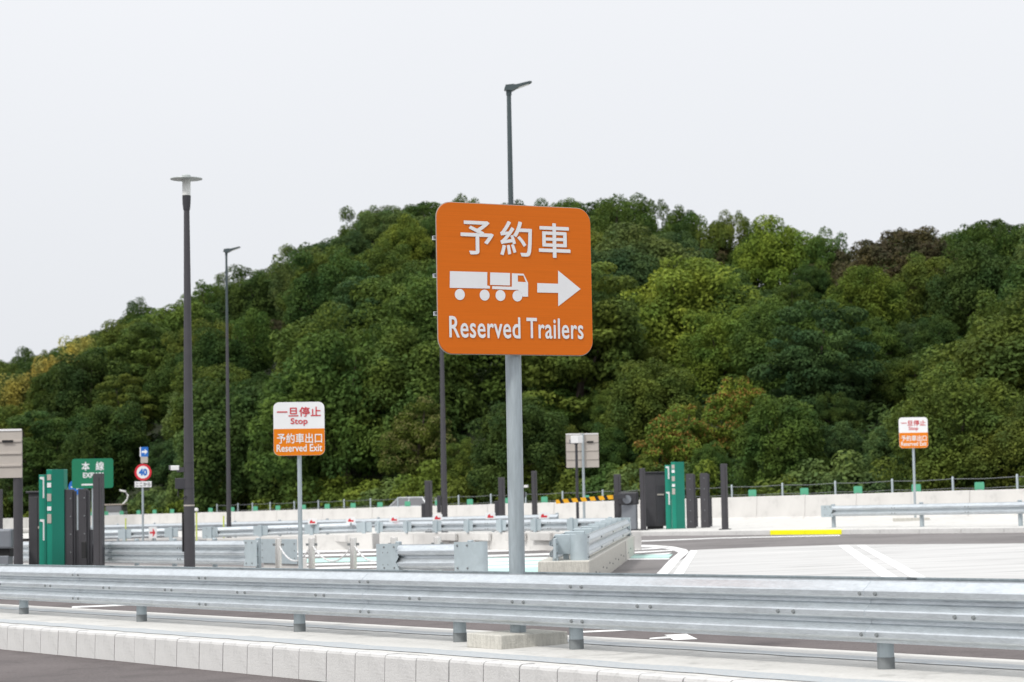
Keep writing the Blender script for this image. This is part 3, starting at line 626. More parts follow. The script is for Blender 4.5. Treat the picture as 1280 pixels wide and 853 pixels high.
def cabinet(label, base, w, h, rz):
    o = thing('machine_cabinet', label, 'cabinet', base, rz)
    part('body', MB().box(-w / 2, w / 2, 0, .6, .10, h, .012), M_DARK, o); part('roof', MB().box(-w / 2 - .05, w / 2 + .05, -.06, .66, h, h + .05, .01), M_DARK2, o); part('plinth', MB().box(-w / 2 + .1, w / 2 - .1, .05, .55, 0, .10), M_BLACK, o)
    part('door', MB().box(w * .08, w * .46, -.02, 0, .2, h * .78, .005), M_DARK2, o); part('handle', MB().box(w * .1, w * .42, -.05, -.02, h * .60, h * .625), M_BEIGE, o); part('door', MB().box(-w * .44, w * .04, -.012, 0, .2, h * .95, .004), M_DARK, o)
    return o
cabinet('dark cabinet with a flat lid, left of the green lane pillar by the yellow kerb', cb, .78, 2.08, 0)
cabinet('dark narrow cabinet left of the green lane pillar near the lamp post', gp(46, 54.6, .1), .42, 2.15, math.radians(-8))
sp_ = gp(123.5, 53, .1); square_post('tall dark post in front of the green expressway sign', 124, 0, 592, .215, GP_, base=sp_)
part('tail_fittings', MB().box(-.42, -.3, -.05, .05, .55, .95, .02), M_BLACK, bpy.data.objects[[o.name for o in bpy.data.objects if o.get('label') == 'tall dark post in front of the green expressway sign'][0]])
# machine cut by the left edge
mb_ = gp(-4, 54); o = thing('gate_machine', 'grey gate machine cut off by the left picture edge', 'gate machine', mb_)
part('cabinet', MB().box(-.6, .28, 0, .5, 0, .78, .02), M_GREYBOX, o); part('head', MB().box(-.6, .36, -.05, .55, .95, 1.42, .05), M_GREYBOX, o); part('neck', MB().box(-.5, .30, .05, .45, .76, .96), M_BLACK, o); part('trim', MB().box(-.6, .30, -.015, 0, .40, .52), M_BRACK, o)
square_post('thin dark post at the very left picture edge', 1, 0, 612, .16, GP_, base=gp(-1, 62))

# ------------------------------------------------------------------ small road signs at left
def post_sign(name, label, px, Y, ytop, r=.035): 
    b_ = gp(px, Y); o = thing(name, label, 'road sign', b_); zt_ = P(px - 1.5, ytop, Y).z - b_.z
    part('post', MB().lathe([(r, 0), (r, zt_)], 12), M_GALV2, o, smooth=True); return o, b_, lambda x_, y_: (lambda q: (q.x - b_.x, q.z - b_.z))(P(x_, y_, Y))
o, b_, f = post_sign('road_sign', 'green expressway sign behind the tall dark post at left', 117, 86, 575, .07)
a = f(90.5, 611); c = f(142, 573); w, h = c[0] - a[0], c[1] - a[1]; cx, cz = (a[0] + c[0]) / 2, (a[1] + c[1]) / 2
p = part('plate', MB().prism(rrect(-w / 2, w / 2, -h / 2, h / 2, .1), -.01, 0), M_GREEN, o, (cx, -.08, cz))
s = w / 52.
put_text(p, '本', -8.6 * s, 9.0 * s, 10 * s, 11 * s, M_WHITE, -.0155, .02); put_text(p, '線', 9.2 * s, 9.0 * s, 10.5 * s, 11 * s, M_WHITE, -.0155, .015); put_text(p, 'EXPWY', 1 * s, -2.2 * s, 26 * s, 6.5 * s, M_WHITE, -.0155, .03)
part('arrow_symbol', MB().prism([(-14 * s, -13 * s), (8 * s, -13 * s), (8 * s, -10.5 * s), (14 * s, -14 * s), (8 * s, -17 * s), (8 * s, -15 * s), (-14 * s, -15 * s)], -.0155, -.0115), M_WHITE, p)
o, b_, f = post_sign('road_sign', 'red-ringed round forty sign with a small blue arrow plate above it', 178.5, 80, 560, .04)
a = f(179.2, 590.5); R_ = 10.6 * 80 / F
p = part('round_plate', MB().prism(disc(0, 0, R_), -.008, 0), M_RED, o, (a[0], -.06, a[1])); part('inner_disc', MB().prism(disc(0, 0, R_ * .74), -.012, -.0085), M_WHITE, p); put_text(p, '40', 0, 0, R_ * 1.0, R_ * .82, M_BLUE, -.0155, .05)
a = f(179.2, 605.6); p = part('sub_plate', MB().box(-.30, .30, -.01, 0, -.105, .105), M_WHITE, o, (a[0], -.05, a[1])); put_text(p, 'ここから', 0, 0, .52, .13, M_BLACK, -.0155, .01)
a = f(181, 565); p = part('arrow_plate', MB().box(-.13, .13, -.01, 0, -.17, .17), M_BLUE, o, (a[0], -.05, a[1])); part('arrow_symbol', MB().prism([(-.1, -.035), (.01, -.035), (.01, -.1), (.11, 0), (.01, .1), (.01, .035), (-.1, .035)], -.0145, -.0105), M_WHITE, p); part('edge_strip', MB().box(-.17, -.131, -.01, .0, -.17, .17), M_WHITE, p)
a = f(180.6, 575); part('blank_plate', MB().box(-.13, .13, -.01, 0, -.11, .11), M_BEIGE, o, (a[0], -.05, a[1]))
o, b_, f = post_sign('road_sign', 'blue round sign half hidden behind the green expressway sign', 97, 96, 600, .04)
a = f(95.5, 609); p = part('round_plate', MB().prism(disc(0, 0, 9.5 * 96 / F), -.008, 0), M_BLUE, o, (a[0], -.06, a[1])); part('arrow_symbol', MB().prism([(-.22, -.03), (.02, -.03), (.02, -.12), (.22, 0), (.02, .12), (.02, .03), (-.22, .03)], -.0125, -.0085), M_WHITE, p)
# red arrow plates clipped on the rails
def arrow_plate(px, py, Y, w, h, label, glyph=0):
    q = P(px, py, Y); o = thing('arrow_plate', label, 'sign', q, 0, 'red arrow plates on the rails')
    part('plate', MB().box(-w / 2, w / 2, -.008, 0, -h / 2, h / 2, .003), M_CHAIN, o)
    part('red_mark', MB().prism([(-.32 * w, -.3 * h), (.3 * w, -.3 * h), (.3 * w, -.02 * h), (0, -.02 * h), (-.05 * w, .3 * h), (-.25 * w, .1 * h)] if glyph == 0 else [(-.36 * w, -.08 * h), (0, -.08 * h), (0, -.4 * h), (.34 * w, 0), (0, .4 * h), (0, .08 * h), (-.36 * w, .08 * h)], -.013, -.009), M_RED, o)
    part('clip', MB().box(-.03, .03, 0, .05, -h / 2 - .12, h / 2 * .6), M_BAND, o)
for px, py, lb in ((390.5, 652, 'above the second steel bollard'), (438.5, 650.2, 'above the third steel bollard'), (492.5, 649, 'above the short capped rail piece'), (547, 647, 'between the dark post and the mast'), (613, 645, 'left of the big sign post'), (680, 644.5, 'right of the big sign post')):
    arrow_plate(px, py, (M0.lerp(M1, (px - 259) / 207.) if px < 470 else N0.lerp(N1, (px - 474) / 301.)).y - .3, .31, .20, 'small white plate with red mark ' + lb)
arrow_plate(191, 666, 84.0, .30, .42, 'upright white plate with red arrow left of the lamp post', 1)

# bollards with chains
bp = [PU(x, 26.4) for x in (347.5, 389, 441, 492)]; bp = bp + [bp[-1] + (bp[-1] - bp[-2])]
bol = MB().lathe([(.082, 0), (.082, .86), (.078, .885), (.06, .895)], 20).mesh('post', M_STEEL, True); hook = MB().box(.07, .14, -.02, .02, .70, .76).mesh('hook', M_BAND); basem = MB().lathe([(.12, 0), (.12, .02)], 16).mesh('base_ring', M_BAND)
names = ['first', 'second', 'third', 'fourth', 'fifth']
for i, q in enumerate(bp):
    zt_ = P(441, 672, bp[2].y).z - bp[2].z
    o = thing('bollard', ('%s steel bollard counted from the stop sign' % names[i]) if i != 0 else 'steel bollard left of the stop sign post', 'bollard', q, 0, 'steel bollards joined by chain')
    o.scale = (1, 1, zt_ / .895); ob('post', bol, o); ob('hook', hook, o); ob('hook', hook, o, rz=math.pi); ob('base_ring', basem, o)
for i in range(4):
    a, b = bp[i] + Vector((0, 0, .74)), bp[i + 1] + Vector((0, 0, .74)); mb = MB(); n = 26
    for k in range(n):
        t0, t1 = k / n, (k + .85) / n; s_ = lambda t: a.lerp(b, t) + Vector((0, 0, -.42 * (1 - (2 * t - 1) ** 2)))
        mb.tube([s_(t0), s_(t1)], .017 if k % 2 else .024, 5)
    tag(part('chain', mb, M_CHAIN, None), 'white plastic chain hanging between the steel bollards, span %s' % ['left of the stop sign post', 'right of the stop sign post', 'left of the short rail piece', 'behind the short rail piece'][i], 'chain', 'white chains between bollards')
# lime delineators
for px, y0, y1, Y, lb in ((157, 648, 662, 88, 'right of the small truck'), (245.5, 640, 676, 79, 'just right of the disc-topped lamp post'), (279.5, 645, 662, 80, 'beside the slim light mast')):
    b_ = gp(px, Y); o = thing('delineator', 'lime yellow delineator stick ' + lb, 'delineator', b_, 0, 'lime delineator sticks'); h = P(px, y0, Y).z - b_.z
    part('stick', MB().lathe([(.028, 0), (.028, h)], 10), M_LIME, o, smooth=True); part('foot', MB().lathe([(.1, 0), (.1, .04)], 10), M_BLACK, o)
    if px > 240 and px < 250: part('white_ball', MB().lathe([(.01, h), (.07, h + .03), (.075, h + .08), (.05, h + .13), (.01, h + .14)], 12), M_CHAIN, o, smooth=True)

# ------------------------------------------------------------------ far wall, green plates, rope fence
def wallZ(px): return 82 * 2240 / (px + 960)
Wp = lambda px: gp(px, wallZ(px))
wa, wb = Wp(1400), Wp(-40)
fw, LW = frame_thing('boundary_wall', 'long pale concrete boundary wall at the foot of the wooded hill', 'wall', wb, wa)
SEG = 3.4; nseg = int(LW / SEG) + 1
wprof = [(-.16, -.1), (-.16, .14), (-.06, .22), (0, 1.08), (.02, 1.10), (.24, 1.10), (.26, 1.08), (.32, -.1)]
wm = MB(); nw = len(wprof); wm.add([(x_, y_, z_) for x_ in (.012, SEG - .012) for y_, z_ in wprof], [tuple(range(nw)), tuple(range(2 * nw - 1, nw - 1, -1))] + [(i, nw + i, nw + (i + 1) % nw, (i + 1) % nw) for i in range(nw)])
wme = wm.mesh('wall_segment', M_WALLC)
for i in range(nseg): ob('wall_segment', wme, fw, (i * SEG, random.uniform(-.012, .012), random.uniform(-.008, .008)))
part('joint_fill', MB().box(0, nseg * SEG, .03, .2, 0, 1.0), M_BAND, fw)
plate_me = MB().prism(rrect(-.19, .19, 0, .30, .05, 3), -.012, .012).mesh('plate', M_PLATE); foot_me = MB().box(-.08, .08, -.05, .05, -.0, .03).mesh('bracket', M_BAND)
pxs = [112, 131, 150, 171, 191, 213, 237, 261, 288, 317, 345, 377, 406.6, 439, 472.6, 507, 545, 585, 630, 678, 730, 776, 822, 880, 938, 1003, 1070, 1143, 1222, 1305]
wdir = (wa - wb).normalized(); wnor = Vector((0, 0, 1)).cross(wdir).normalized()
for px in pxs:
    q = Wp(px) + wnor * .13 + Vector((0, 0, 1.10)); o = thing('reflector_plate', 'small green plate standing on top of the pale boundary wall', 'reflector', q, math.atan2(wdir.y, wdir.x) + math.radians(25), 'green plates along the wall')
    ob('plate', plate_me, o); ob('bracket', foot_me, o)
fp = [262, 288, 306, 328, 358, 388, 420, 452.8, 487, 523, 562.5, 602.7, 646, 692, 742, 793, 843, 903, 966, 1032, 1103, 1178.6, 1259, 1345]
fo, FL = frame_thing('rope_fence', 'thin wire rope fence with grey posts behind the boundary wall', 'fence', Wp(262) + wnor * .55, Wp(1345) + wnor * .55)
fpost = MB().lathe([(.045, 0), (.045, 1.62), (.03, 1.65)], 10).mesh('post', M_GALV2, True)
inv = fo.matrix_world.inverted(); tops = []
for px in fp:
    q = inv @ (Wp(px) + wnor * .55); ob('post', fpost, fo, (q.x, q.y, q.z)); tops.append(q)
for zz in (1.56, 1.2):
    pts = []
    for a, b in zip(tops, tops[1:]): pts += [a + Vector((0, 0, zz)), a.lerp(b, .5) + Vector((0, 0, zz - .035))]
    pts.append(tops[-1] + Vector((0, 0, zz))); part('wire_rope', MB().tube(pts, .012, 5), M_BAND, fo)

# ------------------------------------------------------------------ vehicles behind the wall
def car(label, base, rz):
    o = thing('parked_car', label, 'car', base, rz)
    body = MB(); secs = [(-2.15, .72, .35, .80), (-1.95, .82, .28, .92), (-.9, .84, .25, .98), (.9, .84, .25, 1.0), (1.9, .82, .28, .95), (2.15, .74, .38, .85)]
    def loft(secs, mbx):
        ring = lambda s: [(s[0], -s[1], s[2]), (s[0], -s[1], s[3] * .75), (s[0], -s[1] * .94, s[3]), (s[0], s[1] * .94, s[3]), (s[0], s[1], s[3] * .75), (s[0], s[1], s[2])]
        vs = []; 
        for s_ in secs: vs += ring(s_)
        fs = [tuple(range(6)), tuple(range(6 * (len(secs) - 1) + 5, 6 * (len(secs) - 1) - 1, -1))]
        for i in range(len(secs) - 1):
            for k in range(6): fs.append((i * 6 + k, i * 6 + (k + 1) % 6, i * 6 + 6 + (k + 1) % 6, i * 6 + 6 + k))
        return mbx.add(vs, fs)
    part('body', loft(secs, body), M_CAR, o, smooth=True)
    cab = MB(); R = [(-1.25, .74, .97), (-.55, .60, 1.44), (1.2, .60, 1.46), (1.95, .72, .97)]
    vs = []
    for x_, w_, z_ in R: vs += [(x_, -w_, z_), (x_, w_, z_)]
    cab.add(vs, [(0, 2, 4, 6), (1, 7, 5, 3), (0, 1, 3, 2), (2, 3, 5, 4), (4, 5, 7, 6), (0, 6, 7, 1)]); cb_ = part('cabin', cab, M_WIN, o)
    part('roof', MB().box(-.62, 1.25, -.61, .61, 1.44, 1.50, .02), M_CAR, o)
    for s_ in (-1, 1):
        for x_ in (-.95, .25, 1.45): part('pillar', MB().tube([(x_ + (-.25 if x_ < 0 else .3 if x_ > 1 else 0), s_ * .735, .97), (x_ + (.35 if x_ < 0 else -.2 if x_ > 1 else 0), s_ * .612, 1.46)], .035, 6), M_CAR, cb_)
    for x_ in (-1.35, 1.3):
        for s_ in (-1, 1):
            wh = part('wheel', MB().tube([(x_, s_ * .68, .31), (x_, s_ * .86, .31)], .31, 18), M_BLACK, o); part('rim', MB().tube([(x_, s_ * .855, .31), (x_, s_ * .87, .31)], .2, 14), M_GALV, wh)
    return o
car('silver car parked behind the wall, left of the dark post with side box', gp(517, 130) + Vector((0, 0, .12)), math.atan2(wdir.y, wdir.x) + .35)
tb = gp(142, 170.5); o = thing('small_truck', 'small truck with tan roof and white bent arm behind the wall at left', 'truck', tb, math.radians(-8))
part('cab', MB().box(-.7, .7, 0, 1.3, .35, 1.35, .06), M_CAR, o); part('windscreen', MB().prism([(-.62, 1.30), (.62, 1.30), (.58, 1.78), (-.58, 1.78)], -.02, .05), M_WIN, o); part('cab_upper', MB().box(-.66, .66, .06, 1.3, 1.34, 1.82, .03), M_WIN, o); part('roof', MB().box(-.74, .74, -.05, 1.4, 1.82, 1.92, .03), M_TAN, o)
part('load_bed', MB().box(-.72, .72, 1.4, 3.3, .6, 1.0, .02), M_CAR, o); part('white_arm', MB().tube([(.55, .6, 1.9), (.85, .6, 2.2), (.95, .6, 2.55), (.75, .6, 2.85), (.3, .6, 2.95)], .07, 8), M_CHAIN, o)
for x_ in (-.6, .6):
    for y_ in (.4, 2.7): wh = part('wheel', MB().tube([(x_ - .08, y_, .28), (x_ + .08, y_, .28)], .28, 14), M_BLACK, o)

# ------------------------------------------------------------------ the wooded hill
RIDGE = [(-500, 500), (-200, 470), (0, 450), (50, 444), (100, 424), (150, 404), (180, 388), (215, 398), (240, 372), (280, 362), (320, 348), (380, 316), (430, 300), (460, 280), (500, 264), (545, 254), (590, 248), (650, 245), (735, 240), (770, 242), (800, 244), (840, 260), (880, 268), (920, 286), (960, 283), (1000, 284), (1040, 296), (1070, 302), (1100, 294), (1140, 292), (1180, 290), (1210, 282), (1280, 275), (1500, 280), (1900, 330)]
def ridge(px): return float(np.interp(px, [r[0] for r in RIDGE], [r[1] for r in RIDGE]))
def Z0(px): return wallZ(max(px, -300)) * 1.05 + 4
DEPTH = 118.
def tz(px, t):
    """terrain height and point at column px and hill parameter t (0 foot, 1 crest)"""
    Y = Z0(px) + DEPTH * t; d = ray(px, 600); x = EYE.x + d.x * Y / d.y; z0 = gz(x) - .15
    zr = P(px, ridge(px), Z0(px) + DEPTH).z - (6.2 + 1.7 * max(0, min(1, (px - 450) / 250.)))
    s = max(0, min(1, t)); k = 1 - (1 - s) ** 1.45
    z = z0 + (zr - z0) * k
    if t > 1: z -= (t - 1) * 14
    return Vector((x, Y, z))
hm = MB(); cols = list(range(-500, 1901, 40)); rows = [-.06, -.02, 0, .05, .1, .2, .3, .4, .5, .6, .7, .8, .9, 1, 1.15, 1.5, 2.0]
for t in rows:
    for c in cols: p = tz(c, t); p.z -= .25 if t < 0 else 0; hm.v.append(tuple(p))
nc = len(cols)
for j in range(len(rows) - 1):
    for i in range(nc - 1): hm.f.append((j * nc + i, j * nc + i + 1, (j + 1) * nc + i + 1, (j + 1) * nc + i))
struct('hill', hm, M_DIRT, True)

def leaves_mesh(name, lobes, m, size, dens, up=.5, tipfrac=0.0, flat=.78, jitter=.5):
    Vs = []; T = []; TP = []
    for (c, r) in lobes:
        n = max(12, int(dens * r * r)); dv = RNG.normal(size=(n, 3)); dv[:, 2] = dv[:, 2] + .25; dv /= np.linalg.norm(dv, axis=1)[:, None]
        rr = r * (1.04 - .5 * RNG.uniform(0, 1, n) ** 2.2) ; pos = np.array(c) + dv * rr[:, None] * np.array([1, 1, flat])
        nor = dv * .75 + np.array([0, 0, up]) + RNG.normal(size=(n, 3)) * jitter; nor /= np.linalg.norm(nor, axis=1)[:, None]
        a = np.cross(nor, RNG.normal(size=(n, 3))); a /= np.linalg.norm(a, axis=1)[:, None]; b_ = np.cross(nor, a)
        s_ = size * RNG.uniform(.65, 1.35, n)[:, None]
        q = np.stack([pos - a * s_, pos + b_ * s_ * .55 + a * s_ * .1, pos + a * s_ + nor * s_ * -.15, pos - b_ * s_ * .55 + a * s_ * .1], 1)
        Vs.append(q.reshape(-1, 3)); lt = RNG.uniform(.3, .7); T.append(np.clip(lt + RNG.normal(size=n) * .18, 0, 1))
        TP.append(((dv[:, 2] > .05) & (RNG.uniform(size=n) < tipfrac * RNG.uniform(.3, 1.6))).astype(float))
    V = np.concatenate(Vs); n = len(V) // 4; T = np.concatenate(T); TP = np.concatenate(TP)
    me = bpy.data.meshes.new(name); me.vertices.add(4 * n); me.vertices.foreach_set('co', V.astype(np.float32).ravel())
    me.loops.add(4 * n); me.loops.foreach_set('vertex_index', np.arange(4 * n, dtype=np.int32)); me.polygons.add(n); me.polygons.foreach_set('loop_start', np.arange(0, 4 * n, 4, dtype=np.int32))
    me.update(calc_edges=True)
    for nm, arr in (('tint', T), ('tip', TP)):
        at = me.attributes.new(nm, 'FLOAT', 'FACE'); at.data.foreach_set('value', arr.astype(np.float32))
    me.materials.append(m); return me
def crown_lobes(R, H, zc, n, rl, seed, top=1.0, spread=1.0, inner=6):
    g = random.Random(seed); out_ = []; ph = [g.uniform(0, 6.28) for _ in range(3)]
    for k in range(n):
        y = 1 - 1.86 * (k + .5) / n; a = k * 2.39996 + g.uniform(-.5, .5); r = math.sqrt(max(0, 1 - y * y)); q = g.uniform(.74, 1.0) * (1 + .20 * math.sin(2 * a + ph[0]) * r + .16 * math.sin(3.1 * y + ph[1]) + .10 * math.sin(5 * a + 4 * y + ph[2]))
        out_.append(((R * spread * r * math.cos(a) * q, R * spread * r * math.sin(a) * q, zc + H * y * q * top + g.uniform(-.2, .2)), rl * g.uniform(.7, 1.3)))
    for k in range(inner): out_.append(((g.uniform(-.4, .4) * R, g.uniform(-.4, .4) * R, zc + g.uniform(-.5, .4) * H), rl * 1.5))
    return out_
def trunk_mesh(h, r, seed, lobes, nl=6):
    g = random.Random(seed); mb = MB(); pts = [(0, 0, -.6)]
    for k in range(1, 6): pts.append((g.uniform(-.15, .15), g.uniform(-.15, .15), h * k / 5))
    mb.tube(pts, [r * 1.25, r, r * .85, r * .7, r * .5, r * .25], 8)
    for k in range(nl):
        c = lobes[g.randrange(len(lobes))][0]; s_ = Vector(pts[2 + k % 3]); e_ = Vector(c); m_ = s_.lerp(e_, .5) + Vector((0, 0, -.15)); mb.tube([s_, m_, e_], [r * .5, r * .35, r * .12], 6)
    return mb.mesh('trunk', M_BARK, True)
PROTO = {}
def proto(key, R, H, zc, n, rl, m=M_LEAF, size=.17, dens=210, seed=1, **kw):
    sp = kw.pop('spread', 1.0); inner = kw.pop('inner', 6); lb = crown_lobes(R, H, zc, n, rl, seed, spread=sp, inner=inner)
    PROTO[key] = (leaves_mesh('crown', lb, m, size, dens, **kw), trunk_mesh(zc, .2, seed, lb), zc + H + rl * .5, R + rl * .5)
for i in range(4): proto('broad%d' % i, 3.1, 2.9, 3.3, 74 + 9 * i, .80 - .04 * i, seed=10 + i, size=.10, dens=520)
for i in range(2): proto('dense%d' % i, 3.2, 2.9, 3.3, 120, .64, seed=20 + i, size=.095, dens=640, jitter=.42)
for i in range(2): proto('airy%d' % i, 2.3, 3.6, 4.2, 44, .64, seed=30 + i, size=.11, dens=380, flat=1.05, inner=3, jitter=.8)
proto('tiered', 2.9, 3.6, 3.8, 62, .85, seed=40, size=.115, dens=440, flat=.42, up=.7)
proto('brown', 3.3, 2.9, 3.3, 130, .60, M_LEAF_BROWN, .095, 640, 50, tipfrac=.42, jitter=.42)
proto('orange', 2.7, 2.6, 2.9, 70, .64, M_LEAF_ORANGE, .105, 540, 60, tipfrac=.32)
proto('cream', 2.5, 2.7, 3.0, 60, .60, M_LEAF_CREAM, .10, 520, 61, tipfrac=.42)
proto('plume', 1.6, 3.6, 4.2, 44, .52, seed=70, size=.11, dens=420, flat=1.6, inner=4, jitter=.9)
for i in range(3): proto('shrub%d' % i, 1.2, .8, .75, 30, .42, seed=80 + i, size=.085, dens=800, inner=4)
COLS = {'dark': (.049, .086, .023), 'mid': (.069, .114, .026), 'olive': (.090, .126, .027), 'bright': (.116, .162, .029), 'blue': (.055, .099, .036), 'brown': (.082, .076, .037), 'yellow': (.33, .29, .080), 'fresh': (.150, .208, .034), 'pale': (.092, .140, .046)}
placed = []
def top_y(px, t, h):
    p = tz(px, t); v = CAMR.transposed() @ (p + Vector((0, 0, h)) - EYE); return 426.5 - F * v.y / -v.z
def tree(px, t, key, col, rpx=None, ytop=None, label=None, cat='tree', group='trees on the wooded hill', name='tree', hs=1.0):
    crown, trunk, PH, PR = PROTO[key]
    Y = Z0(px) + DEPTH * t; s_ = (rpx * Y / F) / PR if rpx else random.uniform(.85, 1.15); zs = s_ * hs
    if ytop is not None:
        if t is None or t < -.5: pass
        lo, hi = 0.0, 1.05
        for _ in range(40):
            mid = (lo + hi) / 2
            Ym = Z0(px) + DEPTH * mid; sm = (rpx * Ym / F) / PR * hs
            if top_y(px, mid, PH * sm) > ytop: lo = mid
            else: hi = mid
        t = mid; Y = Z0(px) + DEPTH * t; s_ = (rpx * Y / F) / PR; zs = s_ * hs
        # if the foot of the hill is reached, grow the tree instead
        ty = top_y(px, t, PH * zs); zs *= 1 + ((ty - ytop) * Y / F) / (PH * zs)
    p = tz(px, t); o = thing(name, label, cat, p - Vector((0, 0, .15)), random.uniform(0, 6.28), group); o.scale = (s_ * random.uniform(.88, 1.12), s_ * random.uniform(.88, 1.12), zs); o.rotation_euler = (random.uniform(-.07, .07), random.uniform(-.07, .07), o.rotation_euler.z)
    c = COLS[col]; j = random.uniform(.86, 1.16); cr = ob('crown', crown, o); cr.color = (c[0] * j * random.uniform(.92, 1.08), c[1] * j, c[2] * j, 1); ob('trunk', trunk, o)
    placed.append((px, top_y(px, t, PH * zs), (rpx or PR * s_ * F / Y), t)); return o
SPECIAL = [
 (868, 'broad1', 'fresh', 92, 318, 'great yellow-green domed tree in mid-slope right of the big sign', .95), (800, 'broad2', 'bright', 52, 366, 'yellow-green tree leaning on the left of the great domed tree', 1), (905, 'broad3', 'bright', 62, 392, 'olive-green tree low on the right of the great domed tree', 1),
 (988, 'broad0', 'fresh', 58, 267, 'bright round-topped tree on the ridge left of the brown dome', 1), (1135, 'brown', 'brown', 78, 277, 'brown-tinged dome of a tree on the ridge', .9), (1062, 'brown', 'brown', 46, 304, 'smaller brownish crown beside the brown dome', 1), (890, 'brown', 'brown', 44, 296, 'brownish crown below the ridge above the great domed tree', .8),
 (1036, 'broad2', 'mid', 40, 290, 'mid-green round tree on the ridge between the bright tree and the brown dome', 1), (1190, 'dense0', 'mid', 42, 286, 'mid-green tree on the ridge just right of the brown dome', 1),
 (862, 'broad1', 'mid', 44, 256, 'mid-green round tree on the ridge right of the two tall loose trees', 1), (912, 'dense1', 'olive', 40, 268, 'olive round tree on the ridge above the great domed tree', 1), (948, 'broad0', 'mid', 34, 278, 'small round tree on the ridge left of the bright one', 1), (715, 'dense0', 'mid', 40, 246, 'dense round tree on the ridge behind the right end of the big sign', 1),
 (772, 'airy0', 'mid', 40, 236, 'tall loose tree on the ridge just right of the big sign', 1), (822, 'airy1', 'mid', 32, 240, 'second tall loose tree on the ridge right of the big sign', 1), (1242, 'airy1', 'mid', 40, 270, 'airy see-through tree on the ridge near the right edge', 1), (1278, 'airy0', 'mid', 38, 272, 'airy tree on the ridge at the right picture edge', 1),
 (928, 'orange', 'fresh', 54, 470, 'fresh green tree with orange tips behind the green lane pillar', 1), (848, 'orange', 'bright', 52, 505, 'orange-flushed bush-like tree left of the fresh green one', 1), (1195, 'broad2', 'olive', 92, 462, 'wide olive-green tree behind the smaller stop sign', 1), (1272, 'broad0', 'olive', 66, 500, 'olive tree at the right picture edge behind the plain rail', 1), (1118, 'broad3', 'pale', 44, 520, 'pale green tree left of the smaller stop sign', 1),
 (1020, 'tiered', 'blue', 66, 378, 'bluish layered tree in mid-slope above the yellow kerb', 1.1), (1090, 'broad1', 'bright', 52, 330, 'bright green tree below the brown dome', 1), (1170, 'broad2', 'olive', 48, 318, 'olive tree below the ridge right of the brown dome', 1),
 (18, 'plume', 'yellow', 24, 458, 'yellow plume of bamboo at the left picture edge', 1), (62, 'plume', 'yellow', 25, 434, 'yellow bamboo plume on the left ridge', 1), (104, 'plume', 'yellow', 25, 410, 'tallest yellow bamboo plume on the left ridge', 1),
 (30, 'broad0', 'dark', 34, 434, 'dark round tree on the left end of the ridge', 1), (182, 'airy0', 'dark', 30, 366, 'spiky dark tree on the ridge left of the lamp post', 1), (262, 'airy1', 'mid', 30, 346, 'feathery tree on the ridge beside the slim light mast', 1), (372, 'airy1', 'pale', 40, 298, 'pale see-through tree on the ridge above the larger stop sign', 1), (352, 'brown', 'brown', 26, 396, 'small brownish crown above the larger stop sign', 1),
 (522, 'cream', 'olive', 46, 498, 'cream-flecked tree low on the slope left of the big sign post', 1.1), (250, 'broad1', 'pale', 52, 470, 'pale green tree on the slope behind the lamp post', 1), (512, 'broad0', 'bright', 40, 268, 'light green tree on the ridge left of the big sign', 1), (450, 'broad3', 'mid', 38, 268, 'round tree on the ridge over the larger stop sign', 1),
 (160, 'tiered', 'olive', 44, 470, 'olive tree on the slope above the green expressway sign', 1), (700, 'tiered', 'mid', 40, 470, 'layered green tree directly right of the big sign post', 1), (655, 'broad1', 'dark', 40, 250, 'dark tree on the ridge peeping over the big sign', 1), (585, 'broad2', 'mid', 34, 244, 'green tree on the ridge peeping over the top edge of the big sign', 1)]
for px, key, col, r, yt, lb, hs in SPECIAL: tree(px, 0, key, col, r, yt, lb, hs=hs)
zones = [(300, 'left of stop sign'), (560, 'near larger stop sign'), (800, 'around the orange sign'), (2000, 'right of orange sign')]
kinds = ['broad0', 'broad1', 'broad2', 'broad3', 'dense0', 'dense1', 'dense0', 'dense1', 'tiered', 'airy0']
tone = {'dark': 'dark green', 'mid': 'mid green', 'olive': 'olive green', 'blue': 'bluish green', 'pale': 'pale green', 'bright': 'bright green'}
nrow = 11; cnt = 0
